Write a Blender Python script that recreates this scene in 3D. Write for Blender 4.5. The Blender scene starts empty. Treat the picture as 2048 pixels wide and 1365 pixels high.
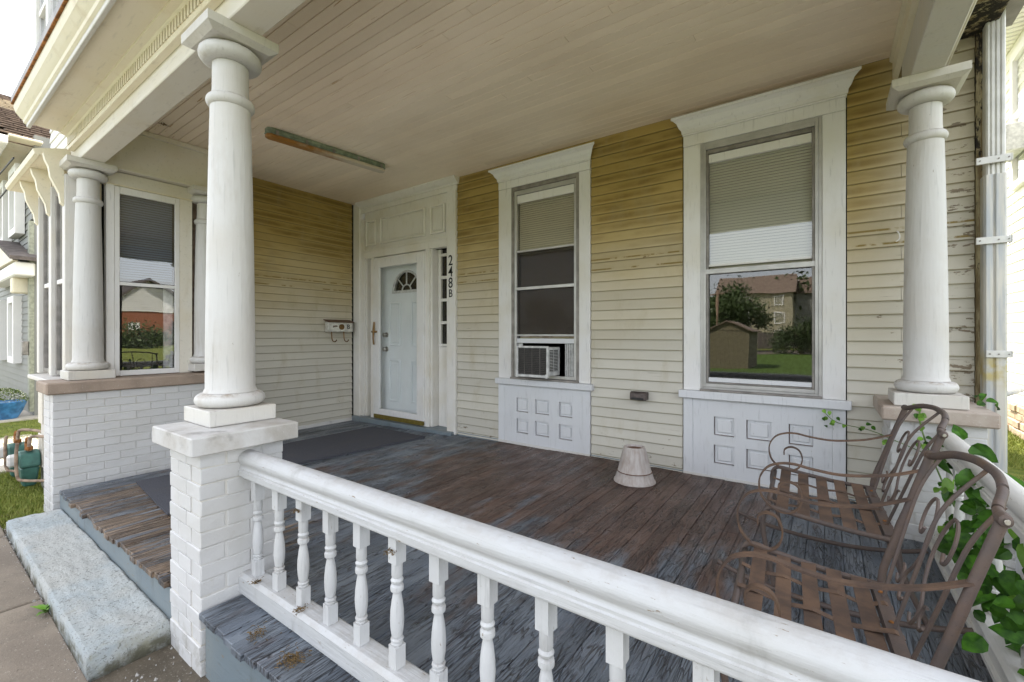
import bpy, bmesh, math, random
from mathutils import Vector, Matrix
random.seed(7)
R = math.radians
S = bpy.context.scene
# ---------------------------------------------------------------- camera, sky, sun, exposure
EYE = 1.13; YAW = math.atan2(631, 885)
cam = bpy.data.objects.new('camera', bpy.data.cameras.new('camera'))
S.collection.objects.link(cam); S.camera = cam
cam.location = (0, 0, EYE); cam.rotation_euler = (R(90), 0, YAW)
cam.data.sensor_width = 36; cam.data.lens = 885 / 2048 * 36
cam.data.shift_y = -12.5 / 2048; cam.data.clip_start = .02; cam.data.clip_end = 2000
W = bpy.data.worlds.new("World"); S.world = W; W.use_nodes = True
wn = W.node_tree.nodes; bg = wn['Background']
sky = wn.new('ShaderNodeTexSky'); sky.sky_type = 'NISHITA'; sky.sun_disc = False
SUN_EL, SUN_AZ = R(54), math.atan2(-.62, .78)          # azimuth clockwise from +Y
sky.sun_elevation = SUN_EL; sky.sun_rotation = SUN_AZ; sky.dust_density = 3.0; sky.air_density = 1.0; sky.ozone_density = 1
hz = wn.new('ShaderNodeMixRGB'); hz.inputs[0].default_value = .50; hz.inputs[2].default_value = (8.9, 8.9, 8.95, 1)
W.node_tree.links.new(sky.outputs[0], hz.inputs[1]); W.node_tree.links.new(hz.outputs[0], bg.inputs[0]); bg.inputs[1].default_value = .13
sl = bpy.data.lights.new('sun', 'SUN'); sl.energy = 5.0; sl.angle = R(.6); sl.color = (1, .95, .86)
so = bpy.data.objects.new('sun', sl); S.collection.objects.link(so)
sd = Vector((math.sin(SUN_AZ) * math.cos(SUN_EL), math.cos(SUN_AZ) * math.cos(SUN_EL), math.sin(SUN_EL)))
so.rotation_euler = sd.to_track_quat('Z', 'Y').to_euler(); so.location = sd * 30
S.view_settings.view_transform = 'Standard'; S.view_settings.look = 'None'
S.cycles.diffuse_bounces = 8; S.cycles.max_bounces = 16; S.cycles.transparent_max_bounces = 24
S.view_settings.exposure = 1.66; S.view_settings.gamma = 1; S.view_settings.use_curve_mapping = False
C = S.collection

# ---------------------------------------------------------------- materials
class NT:
    def __init__(s, name, rough=.6, spec=.4, metal=0):
        s.m = bpy.data.materials.new(name); s.m.use_nodes = True
        s.t = s.m.node_tree; s.b = s.t.nodes['Principled BSDF']
        s.b.inputs['Roughness'].default_value = rough; s.b.inputs['Specular IOR Level'].default_value = spec
        s.b.inputs['Metallic'].default_value = metal
        g = s.n('NewGeometry'); s.pos = g.outputs['Position']; s.obj = s.n('ObjectInfo').outputs['Random']
        sx = s.n('SeparateXYZ'); s.l(s.pos, sx.inputs[0]); s.x, s.y, s.z = sx.outputs
    def n(s, k): return s.t.nodes.new('ShaderNode' + k)
    def l(s, a, b): s.t.links.new(a, b)
    def put(s, sock, v):
        if isinstance(v, (int, float)): sock.default_value = v
        elif isinstance(v, tuple): sock.default_value = v + (1,) if len(v) == 3 and sock.type == 'RGBA' else v
        else: s.l(v, sock)
    def noise(s, scale=(1, 1, 1), det=4, rough=.55, off=0, dist=0):
        mp = s.n('Mapping'); s.l(s.pos, mp.inputs[0])
        if isinstance(scale, (int, float)): scale = (scale,) * 3
        mp.inputs['Scale'].default_value = scale; mp.inputs['Location'].default_value = (off, off * .7, off * .3)
        no = s.n('TexNoise'); no.inputs['Scale'].default_value = 1; no.inputs['Detail'].default_value = det
        no.inputs['Roughness'].default_value = rough; no.inputs['Distortion'].default_value = dist
        s.l(mp.outputs[0], no.inputs['Vector']); return no.outputs['Fac']
    def voro(s, scale, feat='DISTANCE_TO_EDGE', rnd=1):
        mp = s.n('Mapping'); s.l(s.pos, mp.inputs[0]); mp.inputs['Scale'].default_value = scale
        no = s.n('TexVoronoi'); no.feature = feat; no.inputs['Scale'].default_value = 1; no.inputs['Randomness'].default_value = rnd
        s.l(mp.outputs[0], no.inputs['Vector']); return no.outputs['Distance']
    def rg(s, v, a, b, lo=0., hi=1., smooth=True):
        n = s.n('MapRange'); n.interpolation_type = 'SMOOTHSTEP' if smooth else 'LINEAR'
        s.put(n.inputs[0], v); n.inputs[1].default_value = a; n.inputs[2].default_value = b
        n.inputs[3].default_value = lo; n.inputs[4].default_value = hi; return n.outputs[0]
    def ma(s, op, a, b=0., c=0.):
        n = s.n('Math'); n.operation = op; s.put(n.inputs[0], a); s.put(n.inputs[1], b); s.put(n.inputs[2], c); return n.outputs[0]
    def mix(s, f, a, b, mode='MIX'):
        n = s.n('MixRGB'); n.blend_type = mode; s.put(n.inputs[0], f); s.put(n.inputs[1], a); s.put(n.inputs[2], b); return n.outputs[0]
    def col(s, c): s.put(s.b.inputs['Base Color'], c)
    def bump(s, h, strength=.3, dist=.01):
        b = s.n('Bump'); b.inputs['Strength'].default_value = strength; b.inputs['Distance'].default_value = dist
        s.l(h, b.inputs['Height']); s.l(b.outputs[0], s.b.inputs['Normal'])
    def var(s, c, amt=.1):
        v = s.rg(s.obj, 0, 1, 1 - amt, 1 + amt, False)
        h = s.n('HueSaturation'); s.put(h.inputs['Value'], v); s.put(h.inputs['Color'], c); return h.outputs[0]

def flat(name, c, rough=.6, metal=0, nscale=20, amt=.25, bump=.15, spec=.4, bd=.004):
    t = NT(name, rough, spec, metal); n = t.noise(nscale, 5)
    d = tuple(x * (1 - amt) for x in c); l_ = tuple(min(1, x * (1 + amt * .5)) for x in c)
    t.col(t.mix(t.rg(n, .3, .7), d, l_)); t.bump(n, bump, bd); return t.m

def painted(name, c=(.76, .755, .74), dirt=(.34, .29, .20), grain=(60, 60, 6), dirtamt=.35, bump=.35, peel=0., warm=(.62, .55, .42), rough=.5, updirt=0.):
    """old brushed paint: broad yellowing, drips of dirt, grain relief, chips"""
    t = NT(name, rough); big = t.noise(2.3, 4); mid = t.noise((9, 9, 3), 6, .6, 3.1); fine = t.noise(grain, 5, .6, 1.7)
    k = t.mix(t.rg(big, .42, .75, 0, .45), c, warm)
    k = t.mix(t.rg(mid, .56, .82, 0, dirtamt), k, dirt)
    k = t.mix(t.rg(fine, .56, .74, 0, .34), k, tuple(x * .5 for x in c))
    chips = t.noise(tuple(g * .9 + 12 for g in grain), 7, .72, 9.2)
    k = t.mix(t.rg(chips, .715 - peel * .2, .73 - peel * .2), k, (.22, .16, .10))
    if updirt:
        nz = t.n('SeparateXYZ'); gg = t.n('NewGeometry'); t.l(gg.outputs['Normal'], nz.inputs[0])
        um = t.ma('MULTIPLY', t.rg(nz.outputs[2], .35, .9), t.rg(t.noise(18, 6, .7, 41), .38, .66, 0, updirt)); k = t.mix(um, k, (.27, .21, .15))
        um2 = t.ma('MULTIPLY', t.rg(t.noise((4, 4, 1.2), 5, .6, 51), .5, .8, 0, updirt * .5), t.rg(t.noise((40, 40, 5), 4, .6, 61), .45, .6)); k = t.mix(um2, k, (.36, .31, .25))
    t.col(t.var(k, .04))
    h = t.ma('ADD', t.ma('MULTIPLY', fine, .6), t.ma('MULTIPLY', t.noise(14, 6, .6, 5), .8))
    t.bump(h, bump, .004); return t.m

M = {}
M['white'] = painted('white_paint', (.60, .58, .545), dirtamt=.3, bump=.6, peel=.12, updirt=.5)
M['rail'] = painted('railing_paint', (.515, .52, .525), (.22, .21, .19), (5, 90, 90), .6, 1.2, .35, (.47, .46, .43), updirt=.22)
M['rail_y'] = painted('railing_paint_worn', (.66, .65, .62), (.30, .29, .27), (70, 8, 70), .5, .5, .3, (.55, .50, .42))
M['bal'] = painted('baluster_paint', (.55, .555, .56), (.24, .23, .21), (90, 90, 7), .55, 1.2, .3, (.50, .49, .46), updirt=.4)
M['col'] = painted('column_paint', (.585, .575, .56), (.36, .29, .22), (70, 70, 4), .42, .9, .16, (.50, .46, .40), updirt=.8)
M['beam'] = painted('beam_paint', (.68, .645, .57), (.40, .30, .17), (9, 40, 40), .35, .3, .03, (.62, .54, .38))
M['cream'] = painted('cornice_paint', (.74, .68, .53), (.40, .28, .13), (6, 40, 40), .4, .25, .05, (.66, .55, .34))
M['trim'] = painted('trim_paint', (.76, .75, .74), (.36, .30, .20), (60, 60, 6), .25, .3, .0, (.64, .59, .47))
M['doorframe'] = painted('door_trim_paint', (.78, .76, .72), (.36, .29, .17), (60, 60, 6), .25, .3, .02, (.63, .56, .41))
M['apron'] = painted('apron_paint', (.66, .67, .69), (.36, .34, .31), (60, 60, 6), .3, .5, .12, (.62, .62, .62))

def brickpaint():
    t = NT('painted_brick', .6); n = t.noise(22, 6, .65); f = t.noise(90, 4, .6, 2)
    k = t.mix(t.rg(t.noise(3, 4), .45, .75, 0, .4), (.60, .595, .59), (.53, .51, .47))
    k = t.mix(t.rg(t.noise(10, 7, .7, 4), .60, .80, 0, .45), k, (.45, .40, .33))
    low = t.rg(t.z, -.3, .05, .55, 0); k = t.mix(t.ma('MULTIPLY', low, t.rg(t.noise(16, 6, .7, 8), .45, .62)), k, (.33, .31, .26))
    t.col(t.var(k, .04)); t.bump(t.ma('ADD', n, t.ma('MULTIPLY', f, .4)), .55, .006); return t.m
M['brick'] = brickpaint()
M['mortar'] = painted('painted_mortar', (.58, .57, .55), (.35, .31, .26), (30, 30, 30), .4, .6)

def stone(name, c, d, sc=6):
    t = NT(name, .75, .3); k = t.mix(t.rg(t.noise(sc, 6, .6), .35, .7), c, d)
    k = t.mix(t.rg(t.noise(3, 5, .7, 6), .58, .72, 0, .6), k, tuple(x * .35 for x in d))
    k = t.mix(t.rg(t.noise(120, 2), .62, .75, 0, .4), k, (.6, .58, .55))
    t.col(k); t.bump(t.noise(60, 6, .7), .4, .004); return t.m
M['capwhite'] = stone('painted_cap', (.57, .56, .545), (.42, .39, .35))
M['capbrown'] = stone('brownstone_cap', (.36, .28, .22), (.27, .21, .165))
M['capgrey'] = stone('weathered_cap', (.45, .39, .335), (.34, .27, .22))

def siding(name='siding_paint', z0=-.065, mirror=False):
    t = NT(name, .55)
    ax = t.y if mirror else t.x
    gv = (3, 40, 40) if not mirror else (40, 3, 40)
    sv = (1.1, 1.1, 2.2)
    h = t.ma('ADD', t.z, t.ma('MULTIPLY', t.ma('SUBTRACT', t.noise(sv, 4), .5), .9))
    pale = t.rg(t.x, .10, .55, 1, .25) if not mirror else 1.
    up = t.ma('MULTIPLY', t.rg(h, .7, 2.5), pale)
    k = t.mix(up, (.565, .54, .47), (.45, .335, .125))  # cool light low and warm light high painted in by height, with stains
    k = t.mix(t.ma('MULTIPLY', t.rg(h, 1.8, 2.8, 0, .75), pale), k, (.36, .25, .068))
    # mildew along the lower part of every board, stronger high up
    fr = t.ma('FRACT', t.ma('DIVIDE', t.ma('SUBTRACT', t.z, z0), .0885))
    band = t.ma('MULTIPLY', t.rg(fr, .10, .38), t.rg(fr, .98, .60))
    bandm = t.ma('MULTIPLY', t.ma('MULTIPLY', band, pale), t.ma('MULTIPLY', t.rg(h, 1.55, 2.45, .04, .78), t.rg(t.noise((1.6, 1.6, 5), 4, .6, 3), .36, .62)))
    k = t.mix(bandm, k, (.17, .105, .02))
    lap = t.rg(fr, .07, .03); k = t.mix(t.ma('MULTIPLY', lap, .75), k, (.17, .135, .05))  # shadow line of each lap painted in as a dark bottom edge
    grime = t.rg(t.noise((5, 5, 2), 7, .65, 11), .50, .78, 0, .45); k = t.mix(grime, k, (.36, .30, .17))
    # olive scar where an old porch rail hung
    sc = t.ma('MULTIPLY', t.rg(t.ma('ABSOLUTE', t.ma('SUBTRACT', t.z, 1.775)), .052, .047), 1.)
    ed = t.rg(t.ma('ABSOLUTE', t.ma('SUBTRACT', t.ma('ABSOLUTE', t.ma('SUBTRACT', t.z, 1.775)), .046)), .010, .004)
    scar = t.ma('MULTIPLY', ed, t.rg(t.noise((7, 7, 7), 5, .6, 21), .42, .52))
    k = t.mix(scar, k, (.24, .17, .045))
    patch = t.ma('MULTIPLY', sc, t.rg(t.noise((9, 9, 30), 5, .6, 33), .655, .675)); k = t.mix(patch, k, (.22, .15, .07))
    # peeling, strongest at the right end and near the floor
    worn = t.ma('MAXIMUM', t.rg(t.x, .10, .75, 0, .125), t.rg(t.z, .42, .0, 0, .08)) if not mirror else t.rg(t.z, .4, 0, 0, .04)
    pl = t.noise((9, 9, 26), 9, .68, 5)
    pk = t.rg(t.ma('ADD', pl, worn), .70, .715)
    k = t.mix(pk, k, t.mix(t.noise(gv, 5), (.30, .24, .16), (.13, .10, .07)))
    cr = t.ma('MULTIPLY', t.rg(t.noise((3, 3, 90) , 6, .6, 8), .60, .66), t.rg(t.ma('ADD', t.noise(4, 4, .6, 2), worn), .58, .75))
    k = t.mix(t.ma('MULTIPLY', cr, .7), k, (.16, .12, .07))
    t.col(t.var(k, .07))
    hh = t.ma('SUBTRACT', t.ma('MULTIPLY', t.noise(gv, 5, .6), .5), t.ma('MULTIPLY', pk, .9)); t.bump(hh, .45, .003); return t.m
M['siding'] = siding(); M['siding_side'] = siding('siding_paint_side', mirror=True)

def deckmat():
    t = NT('deck_paint', .42, .5)
    grain = t.noise((95, 3.2, 20), 7, .62); big = t.noise((1.3, .8, 1), 4, .6, 4)
    blue = t.mix(t.rg(t.noise((7, 2, 3), 5), .35, .7), (.115, .135, .165), (.20, .225, .255))
    # brown zone: middle and back of the porch
    zx = t.ma('MULTIPLY', t.rg(t.x, -3.9, -2.2), t.rg(t.x, .15, -.75))
    zy = t.rg(t.y, 1.35, 2.8)
    zone = t.ma('MULTIPLY', zx, zy)
    mk = t.rg(t.ma('ADD', t.ma('MULTIPLY', zone, .34), t.noise((5, 1.6, 3), 7, .65, 2)), .56, .76)
    k = t.mix(mk, blue, t.mix(grain, (.150, .088, .065), (.085, .053, .042)))
    # bare wood by the steps
    we = t.ma('MULTIPLY', .72, t.ma('MULTIPLY', t.ma('MULTIPLY', t.rg(t.x, -4.75, -4.2), t.rg(t.x, -2.0, -2.6)), t.rg(t.y, 1.75, 1.05)))
    wm = t.rg(t.ma('ADD', t.ma('MULTIPLY', we, .42), t.noise((22, 1.8, 3), 6, .6, 7)), .66, .78)
    k = t.mix(wm, k, t.mix(t.rg(grain, .35, .62), (.30, .22, .155), (.075, .048, .032)))
    # chips to wood everywhere
    ch = t.rg(t.noise((36, 7, 10), 8, .72, 13), .655, .68); k = t.mix(ch, k, t.mix(grain, (.20, .11, .06), (.11, .065, .045)))
    # raised cracks of old paint, along the grain
    cr = t.voro((75, 6.5, 10)); crk = t.rg(cr, .07, .0)
    crk = t.ma('MULTIPLY', crk, t.rg(t.noise(3, 4, .6, 17), .42, .58))
    k = t.mix(t.ma('MULTIPLY', crk, .65), k, (.035, .027, .024))
    rdg = t.ma('SUBTRACT', 1., t.ma('ABSOLUTE', t.ma('SUBTRACT', t.ma('MULTIPLY', t.noise((22, 2.4, 6), 3, .6, 71, .6), 2.), 1.)))
    rid = t.ma('MULTIPLY', t.rg(rdg, .965, .992), t.rg(t.noise(5, 3, .6, 81), .40, .5)); k = t.mix(t.ma('MULTIPLY', rid, .7), k, (.030, .022, .02)); crk = t.ma('MAXIMUM', crk, rid)
    gr = t.ma('MULTIPLY', t.rg(t.noise((130, 2.2, 20), 5, .6, 3), .60, .68), .55); k = t.mix(gr, k, (.035, .03, .028))
    t.col(t.var(k, .2))
    t.l(t.rg(t.noise((9, 3, 3), 5), .3, .7, .24, .55), t.b.inputs['Roughness'])
    h = t.ma('ADD', t.ma('ADD', t.ma('MULTIPLY', grain, .5), t.ma('MULTIPLY', t.noise((24, 3.2, 8), 6, .7, 31, 1.2), 1.5)), t.ma('ADD', t.ma('MULTIPLY', crk, -.9), t.ma('MULTIPLY', t.ma('MAXIMUM', ch, wm), -.4)))
    t.bump(h, 1., .013); return t.m
M['deck'] = deckmat()

def ceilmat():
    t = NT('ceiling_paint', .5); k = t.mix(t.rg(t.noise((.7, .9, 1), 3), .4, .65), (.89, .78, .63), (.80, .68, .53))
    k = t.mix(t.rg(t.noise((1.1, 1.7, 1), 5, .6, 9), .60, .74, 0, .3), k, (.58, .50, .40))
    pe = t.rg(t.noise((2.2, 34, 8), 6, .6, 5), .66, .68); near = t.rg(t.y, 2.6, 1.2, .25, 1)
    k = t.mix(t.ma('MULTIPLY', pe, near), k, (.45, .28, .11))
    k = t.mix(t.rg(t.noise((14, 60, 8), 7, .7, 15), .70, .74, 0, .7), k, (.27, .21, .15))
    t.col(t.var(k, .05)); t.bump(t.noise((10, 60, 10), 5), .25, .003); return t.m
M['ceil'] = ceilmat()

def doormat_():
    t = NT('outdoor_carpet', .95, .1); n = t.noise(320, 2, .8); k = t.mix(t.rg(n, .35, .65), (.055, .058, .07), (.12, .12, .135))
    k = t.mix(t.rg(t.noise(4, 5), .5, .75, 0, .3), k, (.12, .11, .10)); t.col(k); t.bump(n, .6, .004); return t.m
M['carpet'] = doormat_()

def steel(name='rusty_iron'):
    t = NT(name, .6, .4); n = t.noise(16, 6, .6)
    k = t.mix(t.rg(n, .35, .65), (.085, .066, .060), (.11, .078, .063))
    k = t.mix(t.rg(t.noise(7, 6, .65, 5), .54, .70, 0, .7), k, (.13, .08, .05))
    k = t.mix(t.rg(t.noise(170, 3, .6, 5), .6, .72, 0, .6), k, (.07, .045, .035))
    t.col(t.var(k, .06)); t.bump(t.noise(150, 4), .35, .002); return t.m
M['iron'] = steel()
def strapm():
    t = NT('rusty_strap', .7, .3); k = t.mix(t.rg(t.noise(10, 6, .65, 2), .35, .65), (.080, .054, .042), (.15, .092, .06))
    k = t.mix(t.rg(t.noise(170, 3, .6, 5), .58, .72, 0, .5), k, (.09, .06, .045)); t.col(t.var(k, .1)); t.bump(t.noise(150, 4), .3, .002); return t.m
M['strap'] = strapm()

def concrete(name, a, b, sc=3, speck=(.7, .68, .64)):
    t = NT(name, .85, .25); k = t.mix(t.rg(t.noise(sc, 6, .6), .35, .65), a, b)
    k = t.mix(t.rg(t.noise(90, 4, .7), .58, .7, 0, .6), k, speck)
    k = t.mix(t.rg(t.noise(55, 5, .7, 4), .60, .7, 0, .7), k, tuple(x * .35 for x in a))
    k = t.mix(t.rg(t.noise(1.6, 5, .7, 9), .55, .75, 0, .5), k, tuple(x * .45 for x in b))
    t.col(t.var(k, .08)); t.bump(t.noise(110, 6, .7), .6, .006); return t.m
M['walk'] = concrete('sidewalk_concrete', (.27, .225, .175), (.20, .165, .13), 3, (.42, .38, .32))
M['farwalk'] = concrete('path_concrete', (.48, .44, .37), (.40, .36, .30))
M['dirt'] = concrete('gravelly_dirt', (.14, .115, .085), (.09, .075, .055), 8, (.38, .35, .31))
M['road_c'] = concrete('pale_road', (.27, .265, .25), (.22, .215, .20))
M['asphalt'] = concrete('asphalt', (.06, .06, .06), (.045, .045, .045))

def stepmat():
    t = NT('painted_step', .7, .3); k = t.mix(t.rg(t.noise(5, 5), .35, .7), (.38, .425, .44), (.50, .53, .52))
    wear = t.rg(t.noise((2, 2.4, 2), 5, .6, 3), .42, .62, 0, .7); k = t.mix(wear, k, (.50, .49, .45))
    k = t.mix(t.rg(t.noise(75, 5, .75, 6), .555, .60, 0, .8), k, (.17, .17, .15))
    k = t.mix(t.ma('MULTIPLY', t.rg(t.z, -.19, -.235), t.rg(t.noise(10, 5, .7), .35, .6)), k, (.13, .125, .09))
    k = t.mix(t.rg(t.noise(4, 6, .7, 14), .56, .70, 0, .6), k, (.30, .29, .20))
    t.col(k); t.bump(t.noise(60, 7, .75, 6), .9, .010); return t.m
M['step'] = stepmat()
M['bluepaint'] = painted('blue_grey_paint', (.17, .21, .235), (.09, .09, .075), (8, 60, 60), .75, .6, .45, (.25, .27, .26))

def grassmat(name='lawn_ground', a=(.085, .115, .018), b=(.19, .20, .045), c=(.20, .155, .09)):
    t = NT(name, .9, .1); k = t.mix(t.rg(t.noise(5, 6, .7), .35, .65), a, b)
    k = t.mix(t.rg(t.noise(2.2, 6, .7, 5), .56, .7, 0, .6), k, c); k = t.mix(t.rg(t.noise(60, 3), .4, .7, 0, .4), k, (.03, .05, .01))
    t.col(k); t.bump(t.noise(50, 5, .7), .8, .02); return t.m
M['lawn'] = grassmat(); M['lawn_far'] = grassmat('lawn_across', (.06, .105, .018), (.09, .14, .028), (.09, .10, .03))
def blade(name, a, b):
    t = NT(name, .6, .3); t.col(t.mix(t.rg(t.noise(30, 3), .3, .7), a, b)); return t.m
M['blade'] = blade('grass_blades', (.11, .16, .018), (.30, .31, .075))
def leafm(name, a, b):
    t = NT(name, .5, .25); k = t.mix(t.rg(t.noise(25, 3), .3, .7), a, b); k = t.var(k, .35); t.col(k)
    t.b.inputs['Transmission Weight'].default_value = 0
    t.b.inputs['Subsurface Weight'].default_value = 0
    t.bump(t.noise(60, 3), .2, .003); return t.m
M['leaf'] = leafm('creeper_leaf', (.016, .060, .006), (.070, .19, .016))
M['leaf_y'] = leafm('young_leaf', (.13, .28, .03), (.2, .36, .06))
M['tree'] = leafm('tree_leaf', (.030, .05, .016), (.07, .10, .03))
M['mum'] = leafm('mum_leaf', (.10, .15, .03), (.20, .25, .07))
M['mumflower'] = flat('mum_flower', (.78, .77, .62), .7)
M['stem'] = flat('stem', (.12, .09, .05), .8)
M['green_stem'] = flat('green_stem', (.12, .20, .05), .6)

M['alum'] = flat('aluminium_frame', (.50, .49, .475), .42, .4, 7, .15, .06)
M['alum_dark'] = flat('weathered_frame', (.27, .25, .23), .5, .3, 9, .3, .06)
M['slotdark'] = flat('dark_slot_backing', (.085, .062, .035), .9, 0, 25, .5)  # dark brown backing that makes the slots between dentils read dark
M['dark'] = flat('dark_gap', (.03, .028, .025), .9)
M['blackpaint'] = flat('black_lettering', (.012, .012, .012), .5)
M['doorblue'] = flat('pale_blue_door', (.79, .82, .83), .45, 0, 3, .05, .05)
M['brass'] = flat('tarnished_brass', (.22, .13, .055), .4, .8)
M['nickel'] = flat('satin_nickel', (.45, .42, .38), .3, .9)
M['gold'] = flat('brass_sweep', (.20, .155, .035), .5, .3)
M['mailwhite'] = flat('mailbox_enamel', (.66, .64, .58), .5, .1)
M['mailbrown'] = flat('mailbox_lid', (.14, .075, .045), .5, .2)
M['acwhite'] = flat('appliance_white', (.60, .60, .585), .5)
M['acblack'] = flat('coil_black', (.035, .034, .033), .5, .3)
M['potc'] = None
def potmat():
    t = NT('galvanised_pot', .6, .4, .0); k = t.mix(t.rg(t.noise((40, 40, 4), 6, .6), .3, .7), (.50, .465, .44), (.37, .31, .275))
    k = t.mix(t.rg(t.noise(9, 6, .7, 3), .54, .72, 0, .55), k, (.27, .19, .145)); t.col(k); t.bump(t.noise(60, 4), .3, .002); return t.m
M['potc'] = potmat()
M['rustbrown'] = flat('rust', (.16, .085, .055), .8, .1, 40, .4)
M['ventmetal'] = flat('vent_hood_metal', (.11, .09, .085), .45, .6, 25, .4)
M['lampgreen'] = flat('lamp_body_green', (.23, .28, .20), .6, 0, 20, .35)
def diffm():
    t = NT('lamp_diffuser', .4, .5); f = t.rg(t.y, 3.0, 1.85); k = t.mix(t.rg(t.ma('ADD', t.ma('MULTIPLY', f, .5), t.noise((5, 5, 5), 4)), .55, .95), (.56, .49, .38), (.30, .14, .03))
    t.col(k); return t.m
M['diffuser'] = diffm()
def spout():
    t = NT('galvanised_downspout', .45, .5, .35); k = t.mix(t.rg(t.noise((30, 30, 2), 6, .6), .4, .65), (.60, .575, .52), (.42, .44, .46))
    k = t.mix(t.rg(t.noise((14, 14, 1.2), 6, .6, 7), .60, .70, 0, .6), k, (.26, .29, .32))
    st = t.ma('MULTIPLY', t.rg(t.ma('ABSOLUTE', t.ma('SUBTRACT', t.z, .93)), .14, .02), t.rg(t.noise(12, 4), .35, .6)); k = t.mix(t.ma('MULTIPLY', st, .8), k, (.48, .38, .10))
    t.col(k); t.bump(t.noise((60, 60, 3), 4), .2, .003); return t.m
M['spout'] = spout()
M['spout_new'] = flat('white_downspout', (.68, .67, .64), .4, .2, 10, .12)
def rotten():
    t = NT('rotten_corner_board', .85); n = t.noise((30, 30, 4), 7, .7); k = t.mix(t.rg(n, .4, .6), (.36, .31, .19), (.15, .11, .055))
    k = t.mix(t.rg(t.ma('ADD', t.noise((14, 14, 5), 6, .7, 4), t.rg(t.z, 1.9, 2.6, 0, .14)), .58, .64), k, (.018, .014, .012)); t.col(k); t.bump(n, .8, .01); return t.m
M['rotten'] = rotten()
M['nbr_grey'] = flat('grey_vinyl', (.22, .222, .205), .6, 0, 2, .06, .05)
M['nbr_green'] = flat('green_corner_board', (.30, .31, .24), .6)
M['nbr_white'] = flat('white_vinyl', (.78, .765, .73), .6, 0, 2, .05, .05)
M['nbr_beige'] = flat('beige_vinyl', (.42, .38, .27), .7, 0, 2, .05, .05)
M['shed'] = flat('olive_shed_board', (.17, .145, .085), .8)
M['shdark'] = flat('brown_shingle', (.19, .14, .105), .9, 0, 12, .4, .5)
M['shcream'] = flat('cream_shingle', (.44, .36, .25), .9, 0, 12, .3, .5)
M['shgrey'] = flat('grey_shingle', (.12, .10, .09), .9, 0, 12, .4, .5)
M['fieldstone'] = stone('fieldstone', (.42, .32, .22), (.28, .2, .14), 8)
M['redbrick'] = flat('red_brick_wall', (.30, .11, .055), .9, 0, 14, .3)
M['blue_pot'] = flat('blue_glazed_pot', (.055, .20, .42), .35, 0, 12, .4, .1)
M['meter'] = flat('meter_green', (.05, .14, .115), .5, .1, 12, .35)
M['pipe'] = flat('painted_gas_pipe', (.30, .22, .16), .7, .1, 18, .5)
M['pipe_rust'] = flat('rusted_fitting', (.27, .11, .03), .85, 0, 40, .5)
M['meterw'] = flat('meter_index_case', (.62, .61, .59), .4, 0, 14, .2)
M['wood_pole'] = flat('pole_wood', (.22, .15, .10), .9)
M['moss'] = flat('dry_debris', (.17, .11, .045), .95, 0, 60, .6, .8)
M['blind'] = flat('blind_slat', (.54, .52, .42), .6, 0, 3, .05, .03)
M['blind_sky'] = flat('slat_sky_tint', (.15, .18, .24), .7, 0, 3, .1, .03)  # slats tinted blue-grey to stand in for sky reflected in the pane
M['blind_dark'] = flat('blind_slat_dark', (.38, .30, .25), .7, 0, 3, .05, .03)
M['curtain'] = flat('curtain', (.42, .41, .42), .9)
M['room'] = flat('room_wall', (.16, .15, .14), .9)
M['pebble'] = flat('pebble', (.42, .40, .37), .85, 0, 30, .5)
M['rustedge'] = flat('rusted_gutter_edge', (.30, .12, .03), .9, 0, 30, .7)
def darken():
    return None
def glass(name, ior=2.3, tint=(.9, .93, .93), extra=0.):
    t = NT(name); tr = t.t; mix = t.n('MixShader'); fr = t.n('Fresnel'); fr.inputs[0].default_value = ior
    gl = t.n('BsdfGlossy'); gl.inputs['Roughness'].default_value = .006; gl.inputs['Color'].default_value = (1, 1, 1, 1)
    b = t.n('Bump'); b.inputs['Strength'].default_value = .035; b.inputs['Distance'].default_value = .02; t.l(t.noise(2.2, 2), b.inputs['Height']); t.l(b.outputs[0], gl.inputs['Normal'])
    tp = t.n('BsdfTransparent'); tp.inputs[0].default_value = tint + (1,)
    g2 = t.n('NewGeometry'); t.l(t.ma('MULTIPLY', t.ma('MINIMUM', t.ma('ADD', fr.outputs[0], extra), 1.), t.ma('SUBTRACT', 1., g2.outputs['Backfacing'])), mix.inputs[0]); t.l(tp.outputs[0], mix.inputs[1]); t.l(gl.outputs[0], mix.inputs[2])
    tr.links.new(mix.outputs[0], tr.nodes['Material Output'].inputs[0]); return t.m
M['glass'] = glass('window_glass', 2.05, (.97, .98, .98)); M['glass_bay'] = glass('bay_glass', 2.3, (.97, .98, .98)); M['glass_dim'] = glass('screened_glass', 1.6, (.97, .96, .94)); M['glass_door'] = glass('storm_door_glass', 1.35, (.985, .99, .99))
def screen():
    t = NT('insect_screen', .8, .1); mix = t.n('MixShader'); tp = t.n('BsdfTransparent'); mix.inputs[0].default_value = .45
    t.b.inputs['Base Color'].default_value = (.05, .045, .04, 1); t.l(tp.outputs[0], mix.inputs[1]); t.l(t.b.outputs[0], mix.inputs[2])
    t.t.links.new(mix.outputs[0], t.t.nodes['Material Output'].inputs[0]); return t.m
M['screen'] = screen()

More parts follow.
